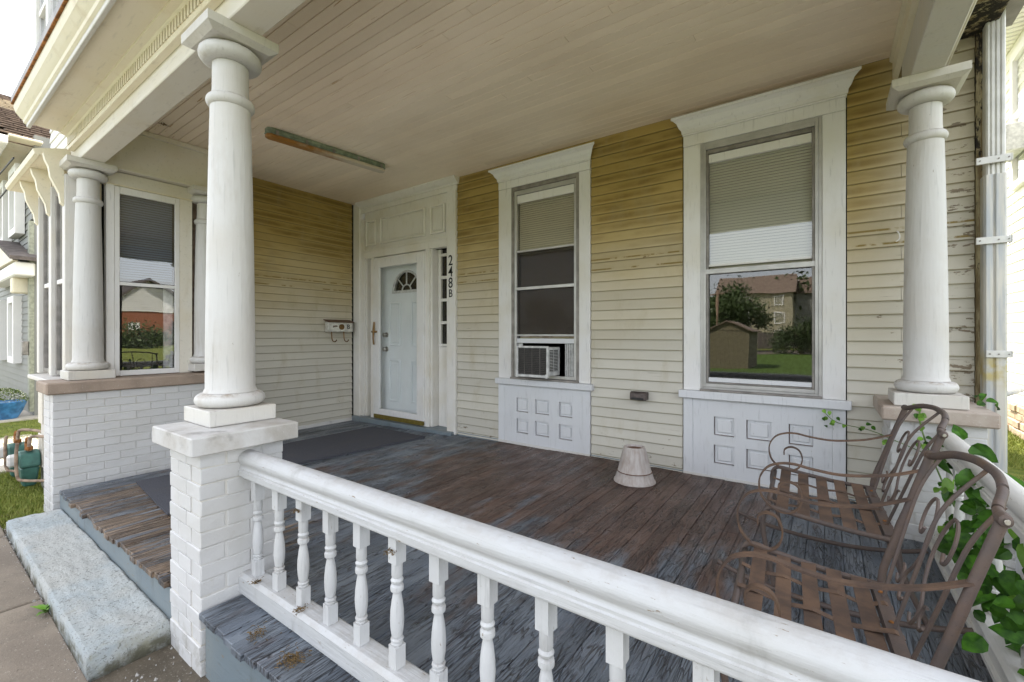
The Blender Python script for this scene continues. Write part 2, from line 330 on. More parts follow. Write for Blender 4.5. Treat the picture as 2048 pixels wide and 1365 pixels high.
# ---------------------------------------------------------------- mesh building
class MB:
    def __init__(s): s.v = []; s.f = []; s.sm = []
    def quadbox(s, P):
        """P: 8 points, bottom 4 (ccw) then top 4"""
        n = len(s.v); s.v += [tuple(p) for p in P]
        for q in ((3, 2, 1, 0), (4, 5, 6, 7), (0, 1, 5, 4), (1, 2, 6, 5), (2, 3, 7, 6), (3, 0, 4, 7)): s.f.append([n + i for i in q]); s.sm.append(False)
        return s
    def box(s, x0, x1, y0, y1, z0, z1):
        return s.quadbox([(x0, y0, z0), (x1, y0, z0), (x1, y1, z0), (x0, y1, z0), (x0, y0, z1), (x1, y0, z1), (x1, y1, z1), (x0, y1, z1)])
    def prism(s, prof, axis, a, b, smooth=False):
        """prof: list of 2D points; axis 0: (y,z) extruded in x; 1: (x,z) in y; 2: (x,y) in z"""
        def P(p, t):
            return (t, p[0], p[1]) if axis == 0 else (p[0], t, p[1]) if axis == 1 else (p[0], p[1], t)
        n = len(s.v); k = len(prof); s.v += [P(p, a) for p in prof] + [P(p, b) for p in prof]
        for i in range(k): j = (i + 1) % k; s.f.append([n + i, n + j, n + k + j, n + k + i]); s.sm.append(smooth)
        s.f.append([n + i for i in range(k)][::-1]); s.f.append([n + k + i for i in range(k)]); s.sm += [False, False]; return s
    def lathe(s, prof, c=(0, 0), seg=28, sx=1., smooth=True):
        n = len(s.v); k = len(prof)
        for r, z in prof:
            for i in range(seg):
                a = 2 * math.pi * i / seg; s.v.append((c[0] + r * sx * math.cos(a), c[1] + r * sx * math.sin(a), z))
        for j in range(k - 1):
            for i in range(seg):
                i2 = (i + 1) % seg; s.f.append([n + j * seg + i, n + j * seg + i2, n + (j + 1) * seg + i2, n + (j + 1) * seg + i]); s.sm.append(smooth)
        s.f.append([n + i for i in range(seg)][::-1]); s.f.append([n + (k - 1) * seg + i for i in range(seg)]); s.sm += [False, False]; return s
    def tube(s, pts, r, seg=8, flatx=None, up=(0, 1, 0)):
        """sweep; r number or list; flatx=(w,t): rectangular strap whose width lies along 'up'"""
        P = [Vector(p) for p in pts]; n0 = len(s.v); k = len(P); rings = seg if flatx is None else 4
        for i, p in enumerate(P):
            t = (P[min(i + 1, k - 1)] - P[max(i - 1, 0)]).normalized(); u = Vector(up)
            if flatx is None:
                if abs(t.dot(u)) > .95: u = Vector((1, 0, 0))
                a = t.cross(u).normalized(); b = t.cross(a).normalized(); rr = r[i] if isinstance(r, (list, tuple)) else r
                for q in range(seg):
                    an = 2 * math.pi * q / seg; s.v.append(tuple(p + a * rr * math.cos(an) + b * rr * math.sin(an)))
            else:
                a = t.cross(u).normalized(); b = u - t * t.dot(u); b.normalize(); w, th = flatx
                for da, db in ((1, 1), (1, -1), (-1, -1), (-1, 1)): s.v.append(tuple(p + a * th / 2 * da + b * w / 2 * db))
        for i in range(k - 1):
            for q in range(rings):
                q2 = (q + 1) % rings; s.f.append([n0 + i * rings + q, n0 + (i + 1) * rings + q, n0 + (i + 1) * rings + q2, n0 + i * rings + q2]); s.sm.append(flatx is None)
        s.f.append([n0 + q for q in range(rings)]); s.f.append([n0 + (k - 1) * rings + q for q in range(rings)][::-1]); s.sm += [False, False]; return s
    def ball(s, c, r, seg=10, rings=6, sz=1):
        prof = [(max(1e-4, r * math.sin(math.pi * j / rings)), c[2] - r * sz * math.cos(math.pi * j / rings)) for j in range(rings + 1)]
        return s.lathe(prof, (c[0], c[1]), seg)
    def mesh(s, name, origin=(0, 0, 0), bevel=0.):
        me = bpy.data.meshes.new(name); o = origin
        me.from_pydata([(v[0] - o[0], v[1] - o[1], v[2] - o[2]) for v in s.v], [], s.f)
        me.polygons.foreach_set('use_smooth', s.sm)
        bm = bmesh.new(); bm.from_mesh(me)
        if bevel: bmesh.ops.bevel(bm, geom=[e for e in bm.edges if e.calc_face_angle(0) > .6], offset=bevel, segments=1, affect='EDGES', clamp_overlap=True)
        bmesh.ops.recalc_face_normals(bm, faces=bm.faces)
        for e in bm.edges: e.smooth = e.calc_face_angle(0) < .6
        bm.to_mesh(me); bm.free(); return me
    def centre(s):
        lo = [min(v[i] for v in s.v) for i in range(3)]; hi = [max(v[i] for v in s.v) for i in range(3)]
        return tuple((a + b) / 2 for a, b in zip(lo, hi))

WL = {}
def tag(o, label=None, cat=None, group=None, kind=None):
    if label: o['label'] = label
    if cat: o['category'] = cat
    if group: o['group'] = group
    if kind: o['kind'] = kind
    return o
def link(o, parent, loc):
    C.objects.link(o); pl = WL.get(parent.name, Vector((0, 0, 0))) if parent else Vector((0, 0, 0))
    if parent: o.parent = parent
    o.location = Vector(loc) - pl; WL[o.name] = Vector(loc); return o
def empty(name, loc, label=None, cat=None, group=None, kind=None, parent=None):
    o = bpy.data.objects.new(name, None); o.empty_display_size = .1; link(o, parent, loc); return tag(o, label, cat, group, kind)
def build(mb, name, mat, parent=None, bevel=0., label=None, cat=None, group=None, kind=None, origin=None):
    c = origin or mb.centre(); me = mb.mesh(name, c, bevel); me.materials.append(mat if not isinstance(mat, str) else M[mat])
    o = bpy.data.objects.new(name, me); link(o, parent, c); return tag(o, label, cat, group, kind)
def inst(me, name, loc, parent=None, rot=None, scale=None):
    o = bpy.data.objects.new(name, me); link(o, parent, loc)
    if rot: o.rotation_euler = rot
    if scale: o.scale = scale
    return o
def bx(x0, x1, y0, y1, z0, z1): return MB().box(x0, x1, y0, y1, z0, z1)
def B(name, mat, parent, x0, x1, y0, y1, z0, z1, bevel=.003, **k): return build(bx(x0, x1, y0, y1, z0, z1), name, mat, parent, bevel, **k)
def cr_spline(P, n=8):
    P = [Vector(p) for p in P]; out = []
    for i in range(len(P) - 1):
        p0, p1, p2, p3 = P[max(i - 1, 0)], P[i], P[i + 1], P[min(i + 2, len(P) - 1)]
        for j in range(n):
            t = j / n; out.append(.5 * ((2 * p1) + (-p0 + p2) * t + (2 * p0 - 5 * p1 + 4 * p2 - p3) * t * t + (-p0 + 3 * p1 - 3 * p2 + p3) * t ** 3))
    out.append(P[-1]); return out
def text(body, name, size, loc, rot, parent, mat='blackpaint', sx=1.):
    cu = bpy.data.curves.new(name, 'FONT'); cu.body = body; cu.size = size; cu.extrude = .001; cu.align_x = 'CENTER'; cu.align_y = 'CENTER'
    cu.offset = .0008; o = bpy.data.objects.new(name, cu); link(o, parent, loc); o.rotation_euler = rot; o.scale = (sx, 1, 1); cu.materials.append(M[mat])
    bpy.context.view_layer.update(); me = bpy.data.meshes.new_from_object(o); me.name = name; mat_w = o.matrix_local.copy(); bpy.data.objects.remove(o)
    o = bpy.data.objects.new(name, me); link(o, parent, loc); o.rotation_euler = rot; o.scale = (sx, 1, 1); return o

def dz(x): return -.0157 * max(0, -1.9 - x)      # the floor sags to the left
WY = 3.80                                        # back wall plane

# ================================================================ GROUND
GZ = -.30
g = build(bx(-160, 160, -190, 190, GZ - .5, GZ), 'ground', 'lawn', None, kind='structure')
sw = empty('sidewalk', (-2, -.3, -.27), kind='structure')
x = -17.26
while x < 6:
    B('slab', 'walk', sw, x + .009, x + 1.251, -1.05, .465, -.42, -.268 + random.uniform(-.003, .003), .006); x += 1.26
B('road', 'road_c', None, -90, 90, -6.5, -1.35, -.46, -.30 + .004, 0, kind='structure')
B('kerb', 'farwalk', None, -90, 90, -1.35, -1.2, -.42, -.27, .01, kind='structure')
B('lawn_across_road', 'lawn_far', None, -120, 120, -30, -6.6, -.40, -.285, 0, kind='structure')
B('gravel_road', 'dirt', None, -120, 120, -40, -30.1, -.40, -.288, 0, kind='structure')
# dirt strip between sidewalk and porch
build(bx(-4.85, 3, .47, 3.78, -.36, -.279), 'dirt_bed', 'dirt', None, kind='structure')
build(bx(.78, 2.2, 3.9, 6.4, -.36, -.292), 'bare_ground', 'dirt', None, kind='structure')
pm = MB()
for i in range(900):
    a = random.random(); px = random.uniform(-4.9, -.3); py = random.choice([random.gauss(.50, .05), random.uniform(.45, .78)])
    if -4.8 < px < -2.44 and .44 < py < .8: py = .455 + random.gauss(0, .012)
    r = random.choice([.004, .005, .006, .009]); z = -.274; n = len(pm.v)
    q = [(px + r * random.uniform(.6, 1.2) * math.cos(t), py + r * random.uniform(.6, 1.2) * math.sin(t)) for t in (0, 1.57, 3.14, 4.71)]
    pm.v += [(a_, b_, z - .004) for a_, b_ in q] + [(px, py, z + r * .8)]
    for i4 in range(4): pm.f.append([n + i4, n + (i4 + 1) % 4, n + 4]); pm.sm.append(False)
build(pm, 'gravel', 'pebble', None, label='small grey pebbles and grit scattered along the foot of the step and pier', cat='gravel', kind='stuff')
def grass(name, n, xr, yr, z, label, hmin=.02, hmax=.06, skip=None, mat='blade'):
    g = MB(); V = g.v; F = g.f
    for i in range(n):
        x = random.uniform(*xr); y = random.uniform(*yr)
        if skip and skip(x, y): continue
        h = random.uniform(hmin, hmax); a = random.random() * 6.283; w = .0035; lx = random.gauss(0, .4) * h; ly = random.gauss(0, .4) * h; k = len(V)
        V += [(x - w * math.cos(a), y - w * math.sin(a), z), (x + w * math.cos(a), y + w * math.sin(a), z), (x + lx, y + ly, z + h)]; F.append([k, k + 1, k + 2]); g.sm.append(False)
    return build(g, name, mat, None, label=label, cat='grass', kind='stuff', origin=(xr[0], yr[0], z))
import mathutils.noise as mn
grass('grass', 42000, (-9.2, -4.83), (.48, 2.6), GZ, 'mown lawn with thin patches left of the white brick wall', skip=lambda x, y: mn.noise((x * 2.3, y * 2.3, 0)) < -.22 or (x > -5.3 and y > .7))
grass('grass', 16000, (.95, 2.2), (6.0, 10.5), GZ, 'strip of green grass beside the neighbouring stone foundation', .03, .08, skip=lambda x, y: mn.noise((x * 2, y * 2, 5)) < -.1 + (7.2 - y) * .3)
grass('grass', 9000, (-18, -9), (.2, 3.6), GZ, 'far lawn in front of the grey neighbouring house', .03, .07, skip=lambda x, y: -12.2 < x < -10.8 or y > 1.3 and x < -11)
pth = empty('concrete_path', (-11.5, 0, -.28), kind='structure')
for k in range(5): B('slab', 'farwalk', pth, -12.2, -10.9, -.9 + k * .9, -.02 + k * .9, -.36, -.272, .005)
B('slab', 'farwalk', pth, -9.2, -6.9, .48, 1.15, -.36, -.275, .005)

# ================================================================ PORCH FLOOR
fl = empty('porch_floor', (-2.3, 2.2, 0), kind='structure')
xs = -5.42; i = 0
while xs < .74:
    w = .0795; x0, x1 = xs + .0011, xs + w - .0011
    if x1 > .735: break
    f0 = .725 + random.uniform(-.014, .012)
    if xs < -4.78: f0 = 2.02
    if xs > .60: f0 = .9
    if x1 > -2.44 and x0 < -2.09: f0 = 1.085
    zz = dz((x0 + x1) / 2) + random.uniform(-.0018, .0018)
    cuts = [f0, WY - .015]
    if random.random() < .35: cuts.insert(1, random.uniform(1.4, 3.0))
    for a, b in zip(cuts[:-1], cuts[1:]):
        B('floor_board', 'deck', fl, x0, x1, a + .001, b - .001, zz - .026, zz, .0018)
    xs += w; i += 1
B('floor_underside', 'dark', fl, -5.4, .72, .80, WY - .02, -.075, -.07, 0)
B('border_board', 'deck', fl, .738, .775, .9, 3.2, -.03, .012, .003)
B('fascia_board', 'bluepaint', fl, -2.09, .75, .752, .775, -.30, -.03, .002)
fa = MB(); fa.quadbox([(-4.78, .748, -.2), (-2.46, .748, -.2), (-2.46, .775, -.2), (-4.78, .775, -.2), (-4.78, .748, -.078), (-2.46, .748, -.04), (-2.46, .775, -.04), (-4.78, .775, -.078)])
build(fa, 'fascia_board', 'bluepaint', fl, .002)
# concrete step, subdivided and worn
st = bmesh.new(); bmesh.ops.create_cube(st, size=1)
for v in st.verts:
    u = v.co.x + .5; w = v.co.y + .5; t = v.co.z + .5
    v.co = Vector((-4.71 + u * (2.275), (.470 - .01 * u) + w * (.747 - .470 + .01 * u), -.31 + t * (.31 - .178)))
bmesh.ops.bevel(st, geom=[e for e in st.edges if max(v.co.z for v in e.verts) > -.25], offset=.007, segments=2, affect='EDGES')
bmesh.ops.subdivide_edges(st, edges=[e for e in st.edges if e.calc_length() > .2], cuts=40, use_grid_fill=True)
for v in st.verts:
    n = mn.noise(v.co * 6) * .004 + mn.noise(v.co * 30) * .005; v.co.z += n if v.co.z > -.25 else 0; v.co.y += n * .8
me = bpy.data.meshes.new('concrete_step'); st.to_mesh(me); st.free(); me.materials.append(M['step'])
for p in me.polygons: p.use_smooth = True
o = bpy.data.objects.new('concrete_step', me); link(o, None, (0, 0, 0)); tag(o, 'worn pale blue painted concrete step below the porch floor', 'step')
# mats
m = build(MB().quadbox([(-4.62, 2.15, .001), (-3.85, 2.07, .001), (-3.67, 3.47, .001), (-4.60, 3.47, .001), (-4.62, 2.15, -.02), (-3.85, 2.07, -.02), (-3.67, 3.47, -.02), (-4.60, 3.47, -.02)]), 'door_mat', 'carpet', None)
m.data.transform(Matrix.Translation((0, 0, .012 - .02))); 
tag(m, 'dark grey carpet runner lying before the pale blue front door', 'mat')
mm = MB()
mm.quadbox([(-4.44, 1.12, -.038), (-3.42, 1.02, -.020), (-3.42, 2.02, -.020), (-4.44, 2.1, -.038), (-4.44, 1.12, -.026), (-3.42, 1.02, -.010), (-3.42, 2.02, -.010), (-4.44, 2.1, -.026)])
build(mm, 'entry_mat', 'carpet', None, label='small grey carpet piece behind the central pier near the step', cat='mat')

# ================================================================ SIDING
def board_mesh_x(x0, x1, z0, z1, wy):     # clapboard running along X, faces -Y
    return MB().prism([(wy - .016, z0), (wy - .016, z0 + .012), (wy - .004, z1 + .001), (wy + .01, z1 + .001), (wy + .01, z0)], 0, x0, x1)
PZ = .0885
wall = empty('back_wall', (-1.3, WY, 0), 'cream clapboard wall with yellow mildew and a warm light tint painted in higher up, along the back of the porch', 'wall')
segs = [(-3.475, -2.872), (-1.795, -.972), (.108, .722)]
for k in range(34):
    z0 = -.065 + k * PZ; z1 = min(z0 + PZ, 2.945)
    if z0 > 2.94: break
    zz0 = max(z0, -.012)
    if z0 < 2.87 and z1 <= 2.88:
        for a, b in segs:
            cut = [a, b]
            if a > 0 and k % 3 == 1: cut = [a, a + .28, b]
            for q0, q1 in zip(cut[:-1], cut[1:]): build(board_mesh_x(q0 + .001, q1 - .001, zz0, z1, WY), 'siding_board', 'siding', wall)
    else:
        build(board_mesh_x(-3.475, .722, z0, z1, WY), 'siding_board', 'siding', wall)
B('sheathing', 'dark', wall, -3.47, -2.70, WY + .012, WY + .10, -.3, 3.0, 0)
B('sheathing', 'dark', wall, -1.92, -.83, WY + .012, WY + .10, -.3, 3.0, 0)
B('sheathing', 'dark', wall, -.02, .72, WY + .012, WY + .10, -.3, 3.0, 0)
B('skirting_board', 'bluepaint', wall, -3.47, .72, WY - .014, WY + .012, -.05, .012, .003)
cb = build(bx(.724, .765, WY - .03, WY + .05, -.3, 2.97), 'corner_board', 'rotten', None)
cb.parent = wall; cb.location = Vector(WL['corner_board']) - WL[wall.name]
swl = empty('side_wall', (-5.4, 2.8, 0), 'yellowed clapboard wall at the left end of the porch, mailbox on it', 'wall')
for k in range(34):
    z0 = -.065 + k * PZ; z1 = min(z0 + PZ, 2.945)
    if z0 > 2.94: break
    m_ = MB(); prof = [(.016, z0), (.016, z0 + .012), (.004, z1 + .001), (-.01, z1 + .001), (-.01, z0)]
    n = len(m_.v)
    for (yy, xb) in ((1.75, -5.385), (3.72, -5.40)):
        m_.v += [(xb + p[0], yy, max(p[1], -.06)) for p in prof]
    for a in range(5): b = (a + 1) % 5; m_.f.append([a, b, 5 + b, 5 + a]); m_.sm.append(False)
    m_.f += [[4, 3, 2, 1, 0], [5, 6, 7, 8, 9]]; m_.sm += [False, False]
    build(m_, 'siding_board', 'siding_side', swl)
B('sheathing', 'dark', swl, -5.46, -5.41, 1.7, WY, -.3, 3.0, 0)
B('skirting_board', 'rail_y', swl, -5.39, -5.365, 1.75, 3.72, -.06, -.012, .003)

# ================================================================ CEILING, BEAMS, CORNICE
ce = empty('porch_ceiling', (-2.3, 2.4, 2.95), kind='structure')
y = 1.03
while y < 3.79:
    y1 = min(y + .0745, 3.795)
    zz = 2.945 + random.uniform(-.001, .001)
    cuts = [-5.42, .385]
    if random.random() < .6: cuts.insert(1, random.uniform(-4, -.6))
    for a, b in zip(cuts[:-1], cuts[1:]): B('ceiling_board', 'ceil', ce, a + .001, b - .001, y + .0024, y1 - .0024, zz, zz + .016, .0010)
    y += .0745
B('ceiling_backing', 'dark', ce, -5.45, .4, .9, 3.8, 2.966, 2.98, 0)
fb = empty('front_beam', (-2.3, .95, 2.55), 'long cream painted porch beam above the three front columns', 'beam')
B('beam_body', 'beam', fb, -5.22, .37, .882, 1.028, 2.5545, 2.94, .004)
B('dentil_backing', 'slotdark', fb, -5.10, .5, .852, .8815, 2.685, 2.765, .0)
x = -5.09
while x < -.8:
    B('dentil', 'cream', fb, x, x + .022, .838, .8515, 2.6845, 2.7515, 0); x += .041
B('frieze_molding', 'cream', fb, -5.11, .5, .842, .8815, 2.652, 2.684, .003)
build(MB().prism([(.8815, 2.7655), (.866, 2.7655), (.866, 2.752), (.846, 2.752), (.832, 2.768), (.80, 2.778), (.80, 2.79), (.8815, 2.79)], 0, -5.11, .5), 'bed_molding', 'cream', fb)
pr = empty('porch_roof', (-2.3, .7, 2.79), 'projecting cream porch cornice with soffit and rusted metal roof edge', 'roof')
B('soffit_board', 'cream', pr, -5.12, .5, .640, .8815, 2.7905, 2.802, .002)
B('fascia_board', 'white', pr, -5.14, .5, .618, .6395, 2.762, 2.815, .003)
build(MB().prism([(.6175, 2.79), (.605, 2.80), (.600, 2.818), (.585, 2.835), (.562, 2.865), (.552, 2.90), (.552, 2.925), (.6175, 2.925)], 0, -5.16, .5), 'crown_molding', 'cream', pr)
B('metal_edge', 'rustedge', pr, -5.17, .5, .538, .552, 2.922, 2.934, .002)
B('roof_deck', 'alum_dark', pr, -5.17, .9, .56, 3.9, 2.985, 3.05, 0)
B('roof_edge_strip', 'alum_dark', pr, -5.17, .5, .54, .60, 2.9345, 2.984, 0)
lb = empty('bay_lintel', (-5.05, 1.5, 2.55), 'painted lintel board over the bay window between the two left columns', 'beam')
B('lintel_body', 'beam', lb, -5.20, -4.96, 1.0285, 2.03, 2.5555, 2.944, .004)
B('lintel_molding', 'beam', lb, -4.9595, -4.935, 1.03, 2.03, 2.90, 2.943, .004)
rb = empty('side_beam', (.44, 2.4, 2.55), 'white porch beam running from the right column towards the street', 'beam')
B('beam_body', 'white', rb, .371, .511, -.2, 3.60, 2.5545, 2.944, .004)
build(MB().prism([(.33, 2.944), (.33, 2.915), (.345, 2.90), (.345, 2.80), (.3705, 2.78), (.3705, 2.944)], 1, 1.03, 3.79), 'cove_molding', 'cream', rb)
B('outer_fascia', 'beam', rb, .5115, .60, -.2, 3.79, 2.77, 2.944, .004)
B('eave_soffit', 'rotten', rb, .6005, .80, -.2, 3.79, 2.93, 2.96, .004)

# ================================================================ COLUMNS AND PIERS
def column(cx, cy, z0, label, rs=1., topz=2.5545, half=.145):
    c = empty('porch_column', (cx, cy, z0), label, 'column', 'round porch columns')
    B('plinth', 'white', c, cx - half, cx + half, cy - half, cy + half, z0 + .001, z0 + .072, .004)
    b = z0 + .072; T = []
    for i in range(9): a = -math.pi / 2 + math.pi * i / 8; T.append((rs * 1.08 * (.118 + .036 * math.cos(a)), b + .033 + .032 * math.sin(a)))
    build(MB().lathe(T, (cx, cy), 40), 'base_torus', 'col', c)
    zs0, zs1 = b + .066, 2.215; P = []
    P.append((rs * .128, zs0)); P.append((rs * .1195, zs0 + .018))
    for i in range(13):
        t = i / 12; P.append((rs * (.118 - .022 * t ** 1.6), zs0 + .02 + (zs1 - zs0 - .02) * t))
    build(MB().lathe(P, (cx, cy), 40), 'shaft', 'col', c)
    T = []
    for i in range(9): a = -math.pi / 2 + math.pi * i / 8; T.append((rs * (.088 + .028 * math.cos(a)), 2.24 + .027 * math.sin(a)))
    build(MB().lathe(T, (cx, cy), 40), 'neck_ring', 'col', c)
    build(MB().lathe([(rs * .09, 2.266), (rs * .087, 2.30), (rs * .086, 2.42)], (cx, cy), 40), 'neck', 'col', c)
    T = []
    for i in range(9): a = -math.pi / 2 + math.pi * i / 8; T.append((rs * (.108 + .042 * math.cos(a)), 2.457 + .035 * math.sin(a)))
    build(MB().lathe(T, (cx, cy), 40), 'capital_ring', 'col', c)
    h = half + .008; m = MB()
    m.box(cx - h, cx + h, cy - h, cy + h, 2.512, topz - .001)
    m.quadbox([(cx - h + .03, cy - h + .03, 2.4935), (cx + h - .03, cy - h + .03, 2.4935), (cx + h - .03, cy + h - .03, 2.4935), (cx - h + .03, cy + h - .03, 2.4935), (cx - h, cy - h, 2.5115), (cx + h, cy - h, 2.5115), (cx + h, cy + h, 2.5115), (cx - h, cy + h, 2.5115)])
    build(m, 'abacus', 'white', c); return c
column(-2.348, .952, .72, 'white column on the central brick pier, nearest the camera', .88)
column(-5.03, .955, .765, 'white column left of the bay window on brownstone cap', .82)
column(.452, 3.405, .735, 'white column at right by the peeling wall and downspout', .82, half=.15)
column(-5.04, 1.815, .78, 'white column half hidden behind the nearest column, beside the bay window casing', .82)

BL, BH, BW = .196, .0575, .094
brk = {}
def brickmesh(l, seed):
    k = (round(l, 3), seed)
    if k not in brk:
        random.seed(hash(k) % 1000); mb = bx(-l / 2, l / 2, -BW / 2, BW / 2, -BH / 2, BH / 2); me = mb.mesh('brick', (0, 0, 0), .0028)
        for v in me.vertices: v.co += Vector([random.uniform(-.0016, .0016) for _ in range(3)])
        me.materials.append(M['brick']); brk[k] = me
    return brk[k]
def brick_face(parent, axis, a0, a1, const, z0, z1, inward, pitch=.0645):
    """face along axis ('x' or 'y') from a0 to a1, outer face at const; inward=+1/-1"""
    n = int(round((z1 - z0) / pitch)); pit = (z1 - z0) / n
    for r in range(n):
        z = z0 + (r + .5) * pit; a = a0; first = BL / 2 if r % 2 else BL
        hs = (pit - .005) / BH
        while a < a1 - .015:
            l = min(first, a1 - a); first = BL + .007
            if a1 - (a + l) < .04: l = a1 - a
            ll = max(.02, l - .005); me = brickmesh(ll, random.choice((1, 2, 3))); d = random.uniform(-.001, .0008)
            c = const + inward * (BW / 2 - .0005) + d
            loc = ((a + l / 2, c, z) if axis == 'x' else (c, a + l / 2, z))
            inst(me, 'brick', loc, parent, (0, 0, 0 if axis == 'x' else math.pi / 2), (1, 1, hs)); a += l
def pier_bond(p, X0, X1, Y0, Y1, z0, z1, faces='xXyY', pitch=.0645):
    n = int(round((z1 - z0) / pitch)); pit = (z1 - z0) / n; e = BW + .006
    for r in range(n):
        za, zb = z0 + r * pit, z0 + (r + 1) * pit
        fx_, fy_ = (0, e) if r % 2 else (e, 0)
        for f, ax, a0, a1, cc, iw in (('y', 'x', X0 + fx_, X1 - fx_, Y0, 1), ('Y', 'x', X0 + fx_, X1 - fx_, Y1, -1), ('x', 'y', Y0 + fy_, Y1 - fy_, X0, 1), ('X', 'y', Y0 + fy_, Y1 - fy_, X1, -1)):
            if f in faces: brick_face(p, ax, a0, a1, cc, za, zb, iw, pit)
p = empty('brick_pier', (-2.27, .9, GZ), 'white painted brick pier in front centre carrying the nearest column', 'pier', 'white brick piers')
X0, X1, Y0, Y1 = -2.435, -2.095, .735, 1.075
B('mortar_core', 'mortar', p, X0 + .0052, X1 - .0052, Y0 + .0052, Y1 - .0052, GZ, .64, 0)
pier_bond(p, X0, X1, Y0, Y1, -.285, .642)
B('pier_cap', 'capwhite', p, -2.485, -2.035, .683, 1.118, .643, .719, .005)
p = empty('brick_pier', (.47, 3.48, GZ), 'white painted brick pier at right with creeper vine, against the wall', 'pier', 'white brick piers')
B('mortar_core', 'mortar', p, .2945, .6655, 3.2645, 3.77, GZ, .655, 0)
pier_bond(p, .29, .67, 3.26, 3.775, -.285, .655, 'xXy')
B('pier_cap', 'capgrey', p, .245, .705, 3.205, 3.778, .656, .734, .009)
lw = empty('brick_wall', (-4.9, 1.2, GZ), 'low white painted brick wall with brownstone cap left of the step', 'wall')
B('mortar_core', 'mortar', lw, -5.1145, -4.8055, .7155, 2.02, GZ, .67, 0)
brick_face(lw, 'y', .71, 2.03, -4.80, -.285, .672, -1); brick_face(lw, 'x', -5.12, -4.80 - BW - .006, .71, -.285, .672, 1)
B('cap_stone', 'capbrown', lw, -5.16, -4.768, .672, 2.04, .673, .764, .010)
# recessed bay base beyond
bw = empty('bay_base', (-6, 1.2, GZ), 'painted panelled base of the bay window beside the gas meters', 'wall')
B('wall_body', 'white', bw, -6.05, -5.125, .82, 1.9, GZ, .72, .004)
for k in range(3):
    B('raised_panel', 'beam', bw, -5.58 - k * .26, -5.40 - k * .26, .808, .8195, .30, .60, .003)
    B('raised_panel', 'beam', bw, -5.58 - k * .26, -5.40 - k * .26, .808, .8195, -.1, .2, .003)
B('bay_sill', 'white', bw, -6.15, -5.165, .745, .95, .721, .757, .006)

# ================================================================ BALUSTERS / RAILINGS
def bal_profile(h):
    P = [(.0, 0)]
    q = [(.021, .0), (.023, .02), (.016, .035), (.024, .055), (.024, .07), (.015, .085), (.020, .10), (.0245, .20), (.026, .30), (.0245, .42), (.020, .54), (.0155, .62),
         (.0155, .64), (.024, .66), (.025, .69), (.024, .72), (.016, .74), (.022, .76), (.024, .79), (.018, .82), (.021, .84), (.021, 1.)]
    return [(r * .84, z * h) for r, z in q]
def baluster_mesh(H, mat):
    sq0, sq1 = .07, .085; m = MB(); m.lathe(bal_profile(H - sq0 - sq1), (0, 0), 14)
    for i, v in enumerate(m.v): m.v[i] = (v[0], v[1], v[2] + sq0)
    m.box(-.0185, .0185, -.0185, .0185, 0, sq0 - .001); m.box(-.0195, .0195, -.0195, .0195, H - sq1 + .001, H)
    me = m.mesh('baluster', (0, 0, 0)); me.materials.append(M[mat]); return me
fr = empty('front_railing', (-.9, .92, 0), 'white wooden railing with turned balusters across the front of the porch', 'railing', 'porch railings')
ry = .925
_h = [(-.047, .517), (-.047, .538), (-.0415, .5415), (-.0415, .550), (-.0375, .554), (-.035, .560), (-.0365, .567), (-.042, .572)]
_a = [(-.047 * math.cos(math.pi * k / 16), .590 + .038 * math.sin(math.pi * k / 16)) for k in range(17)]
prof = [(a * .86 - .0065, .517 + (b - .517) * .93) for a, b in _h + _a + [(-a, b) for a, b in _h[::-1]]]
build(MB().prism([(ry + a, b) for a, b in prof[::-1]], 0, -2.094, .46, True), 'handrail', 'rail', fr)
B('rail_fillet', 'rail', fr, -2.094, .46, ry - .030, ry + .030, .500, .5165, .002)
build(MB().prism([(ry - .045, .012), (ry - .045, .075), (ry - .030, .088), (ry + .030, .088), (ry + .045, .075), (ry + .045, .012)], 0, -2.094, .46), 'bottom_rail', 'rail', fr)
B('kick_board', 'rail', fr, -2.094, .46, ry - .037, ry + .03, -.012, .011, .002)
bm_ = baluster_mesh(.411, 'bal')
for k in range(14):
    o = inst(bm_, 'baluster', (-2.015 + k * .1822, ry, .0885), fr, (0, 0, random.uniform(-.08, .08)))
rr = empty('side_railing', (.50, 2.1, 0), 'worn white railing running from the right pier towards the street, overgrown by vine', 'railing', 'porch railings')
rx = .51
build(MB().prism([(rx + a, b + .012) for a, b in prof], 1, .95, 3.202, True), 'handrail', 'rail_y', rr)
build(MB().prism([(rx - .06, .03), (rx - .06, .075), (rx - .045, .088), (rx + .045, .088), (rx + .06, .075), (rx + .06, .03)], 1, .95, 3.255), 'bottom_rail', 'rail_y', rr)
build(MB().prism([(rx - .075, .013), (rx - .075, .0295), (rx + .075, .0295), (rx + .075, .013)], 1, .95, 3.255), 'sill_board', 'rail_y', rr)
bm2 = baluster_mesh(.4355, 'rail_y')
for k in range(12): inst(bm2, 'baluster', (rx, 1.12 + k * .1822, .0885), rr)
pc = MB().prism([(1.98, .54), (2.19, .54), (2.27, .30), (2.275, .19), (2.20, .11), (2.06, .14), (2.0, .3)], 0, .515, .535)
build(pc, 'broken_panel', 'apron', rr, .002, label='loose pale panel fixed to the railing')

